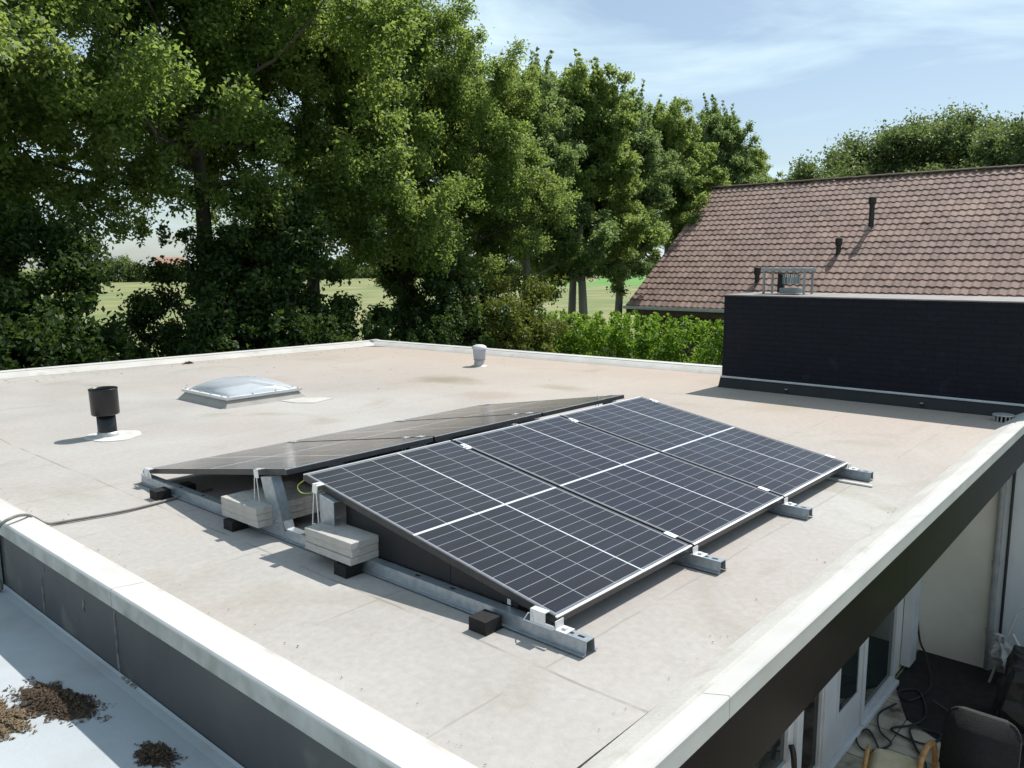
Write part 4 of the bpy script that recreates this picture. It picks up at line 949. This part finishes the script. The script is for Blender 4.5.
# far trees behind the tiled roof
def blob_tree(name, seed, H, R, leaf, n, per, size):
    rng = np.random.default_rng(seed); t = bpy.data.objects.new(name, None); COL.objects.link(t)
    bm = BM(); tube(bm, [(0,0,0),(.2,.1,H*.3),(.1,.2,H*.55),(0,0,H*.85)], [.45,.35,.22,.05], 8)
    c = []
    for k in range(n):
        d = rng.normal(size=3); d /= np.linalg.norm(d); d[2] = abs(d[2])*1.1-.25; rr = rng.uniform(.6,1.0)
        c.append((d[0]*R*rr, d[1]*R*rr, H*.55+d[2]*H*.47*rr))
        if k % 3 == 0: tube(bm, [(0,0,H*.35), (d[0]*R*rr*.6, d[1]*R*rr*.6, H*.5+d[2]*H*.25*rr), c[-1]], [.16,.09,.03], 5, cap=False)
    obj('trunk', bm, 'bark', t)
    c = np.array(c); V, F = leaves(c, rng.uniform(.7,1.3,n)*R/6, per, size, rng); leafobj('crown', V, F, leaf, t); return t
f1 = blob_tree('background_tree', 21, 14.5, 6.2, 'leaf_far', 170, 330, .24)
f2 = blob_tree('background_tree', 22, 12.0, 5.0, 'leaf_far', 140, 330, .24)
GF = 'trees behind the tiled roof'
for (pr, x, y, rz, sc, lab) in ((f2, 53, 22.8, 0, .86, 'low rounded tree above the left part of the ridge, next to the row'), (f2, 55, 19.6, 2, .98, 'olive rounded tree above the ridge, left of the tallest one'),
    (f1, 60, 16.6, 1, 1.02, 'tree with rounded crown rising towards the highest one behind the ridge'), (f1, 61, 13.4, 3, 1.07, 'highest rounded tree behind the tiled roof ridge'),
    (f2, 54, 10.6, 4, .98, 'darker tree in front of the highest one behind the ridge'), (f2, 60, 9.4, 5, .96, 'tree behind the ridge left of the one cut by the photo edge'), (f1, 56, 5.6, 2, 1.00, 'dark tree cut by the right edge of the photo behind the ridge')):
    place(pr, x, y, rz, sc, lab, 'tree', GF)
# shrubs below the row
def shrub(name, seed, H, R, leaf, n, per, size, flat=.8):
    rng = np.random.default_rng(seed); t = bpy.data.objects.new(name, None); COL.objects.link(t); c = []; bm = BM()
    for k in range(n):
        a = rng.uniform(0, 6.28); rr = R*math.sqrt(rng.random()); top = H*(1-.35*(rr/R)**2); zz = rng.uniform(.12, 1)**.7*top
        c.append((math.cos(a)*rr, math.sin(a)*rr, zz))
        if k % 2 == 0: tube(bm, [(rng.uniform(-.2,.2), rng.uniform(-.2,.2), 0), (math.cos(a)*rr*.5, math.sin(a)*rr*.5, zz*.6), c[-1]], [.035,.022,.008], 5, cap=False)
    obj('stems', bm, 'bark', t)
    c = np.array(c); V, F = leaves(c, rng.uniform(.22,.5,n), per, size, rng, flat); 
    k = 26; sp_ = rng.uniform(-R*.8, R*.8, (k,2)); cc = []; r_ = []
    for q in range(k):
        for j in range(4): cc.append((sp_[q,0]+j*.03, sp_[q,1], H*.88+j*.13)); r_.append(.12)
    V2, F2 = leaves(np.array(cc), np.array(r_), 9, size, rng); V = np.concatenate([V, V2]); F = np.concatenate([F, F2+F.max()+1])
    leafobj('foliage', V, F, leaf, t); return t
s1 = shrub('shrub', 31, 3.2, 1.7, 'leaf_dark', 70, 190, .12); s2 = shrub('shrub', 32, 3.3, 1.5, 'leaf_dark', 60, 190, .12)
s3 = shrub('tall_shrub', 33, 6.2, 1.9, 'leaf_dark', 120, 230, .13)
GS = 'dark shrubs under the tree row'
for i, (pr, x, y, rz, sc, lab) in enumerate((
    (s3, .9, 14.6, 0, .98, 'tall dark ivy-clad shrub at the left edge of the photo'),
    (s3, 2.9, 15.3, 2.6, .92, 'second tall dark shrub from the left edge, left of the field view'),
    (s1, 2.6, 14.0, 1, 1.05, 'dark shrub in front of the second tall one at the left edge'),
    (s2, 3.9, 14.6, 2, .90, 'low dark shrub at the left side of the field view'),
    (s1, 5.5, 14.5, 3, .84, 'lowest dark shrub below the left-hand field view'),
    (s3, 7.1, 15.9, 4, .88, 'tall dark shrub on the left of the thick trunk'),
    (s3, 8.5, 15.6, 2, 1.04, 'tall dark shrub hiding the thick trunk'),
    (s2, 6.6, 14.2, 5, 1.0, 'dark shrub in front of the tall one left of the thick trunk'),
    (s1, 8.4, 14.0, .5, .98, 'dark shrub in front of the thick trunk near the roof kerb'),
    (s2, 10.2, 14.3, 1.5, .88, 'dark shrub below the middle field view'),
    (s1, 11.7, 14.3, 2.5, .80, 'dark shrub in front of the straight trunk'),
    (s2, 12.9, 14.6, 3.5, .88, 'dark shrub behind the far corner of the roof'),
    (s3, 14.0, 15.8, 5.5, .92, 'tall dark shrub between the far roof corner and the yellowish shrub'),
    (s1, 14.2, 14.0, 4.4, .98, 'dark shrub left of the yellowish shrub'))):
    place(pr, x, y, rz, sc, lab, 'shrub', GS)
s4 = shrub('yellowish_shrub', 35, 4.0, 1.5, 'leaf_bush', 90, 210, .11)
place(s4, 16.2, 14.4, 0, 1.0, 'rounded yellow-green shrub at the left end of the clipped hedge', 'shrub', 'yellowish shrubs by the hedge')
place(s4, 14.9, 13.6, 2, .86, 'lower yellow-green shrub nearer the far roof corner', 'shrub', 'yellowish shrubs by the hedge')
# clipped hedge
hg = thing('garden_hedge', 'bright green leafy hedge between the roof edge and the brown tiled house', 'hedge', (18.0,9.0,GZ))
rng = np.random.default_rng(41); n = 560
c = np.stack([rng.uniform(-1.1,1.1,n), rng.uniform(-8.5,7.2,n), rng.uniform(.5,2.36,n)+rng.normal(0,.05,n)], 1)
# keep the clumps near the skin of the hedge
c = c[(np.abs(c[:,0]) > .55) | (c[:,2] > 1.8)]
V, F = leaves(c, rng.uniform(.22,.42,len(c)), 135, .115, rng)
k = 260; cc = []; r_ = []
for q in range(k):
    x, y = rng.uniform(-1,1), rng.uniform(-8.5,7.2); hh = rng.uniform(.1,.4)
    for j in range(3): cc.append((x, y, 2.44+j*hh/2)); r_.append(.10)
V2, F2 = leaves(np.array(cc), np.array(r_), 9, .12, rng)
leafobj('foliage', np.concatenate([V, V2]), np.concatenate([F, F2+F.max()+1]), 'leaf_hedge', hg)
bm = BM()
for q in range(60):
    x, y = random.uniform(-.3,.3), -8.4+q*.26; tube(bm, [(x,y,0), (x+random.uniform(-.3,.3), y+random.uniform(-.2,.2), 1.3), (x+random.uniform(-.6,.6), y+random.uniform(-.3,.3), 2.4)], [.03,.02,.008], 5)
obj('stems', bm, 'bark', hg)
# far hedge lines and woods at the horizon
def woodline(name, P, Q, hgt, dep, n, leaf, label, seed, size, per=60, hole=None):
    rng = np.random.default_rng(seed); P = np.array(P, float); Q = np.array(Q, float); t = rng.random(n)
    d = (Q-P)/np.linalg.norm(Q-P); nn = np.array([-d[1], d[0]])
    top = hgt*(.72+.28*np.sin(t*37+seed)+.16*np.sin(t*91))
    xy = P + t[:,None]*(Q-P) + nn*rng.uniform(-dep,dep,n)[:,None]
    c = np.column_stack([xy, GZ + rng.uniform(.05,1,n)*top])
    V, F = leaves(c, rng.uniform(.8,1.6,n)*hgt/4.5, per, size, rng)
    me = np_mesh(name, V, F); o = link(name, me, leaf); return tag(o, label, 'woodland', kind='stuff')
woodline('far_woodland', (-60,232), (150,206), 5.2, 3, 2200, 'leaf_far', 'low grey-green line of trees across the far side of the hay field', 51, .75)
woodline('far_woodland', (150,206), (300,175), 6.0, 4, 1500, 'leaf_far', 'dull green belt of trees far off behind the middle field view', 52, .8)
woodline('far_hedgerow', (330,262), (470,150), 6.5, 4, 500, 'leaf_dark', 'dark strip of woodland behind the bright green crop field', 53, 1.0)
# distant buildings
fb1 = thing('white_farm_building', 'long white building with grey roof on the far side of the field', 'building', (104,262,GZ), -.35)
bm = BM(); box(bm, -7, 7, -5, 5, 0, 5.6); obj('wall', bm, 'white_wall_far', fb1)
bm = BM(); prism(bm, [(-5.3,5.6),(0,7.4),(5.3,5.6)], (-7.3,0,0), (7.3,0,0), (0,1,0)); obj('roof', bm, 'grey_roof_far', fb1)
fb2 = thing('orange_roof_farmhouse', 'far farmhouse with orange tiled roof glimpsed between the trees', 'house', (123,258,GZ), -.4)
bm = BM(); box(bm, -4.4, 4.4, -4, 4, 0, 3.4); obj('wall', bm, 'white_wall_far', fb2)
bm = BM(); prism(bm, [(-4.6,3.3),(0,6.9),(4.6,3.3)], (-4.6,0,0), (4.6,0,0), (0,1,0)); obj('roof', bm, 'orange_tile', fb2)

bh = thing('boundary_hedge', 'dark clipped hedge closing the garden on the terrace side', 'hedge', (4,-10,GZ))
rng = np.random.default_rng(61); n = 420
c = np.stack([rng.uniform(-12,12,n), rng.uniform(-.8,.8,n), rng.uniform(.3,2.2,n)], 1)
V, F = leaves(c, rng.uniform(.4,.7,n), 70, .22, rng); leafobj('foliage', V, F, 'leaf_dark', bh)
bm = BM()
for q in range(24):
    x = -11.8+q; tube(bm, [(x,0,0),(x+.1,.1,1.2),(x,0,2.2)], [.06,.04,.01], 5)
obj('stems', bm, 'bark', bh)
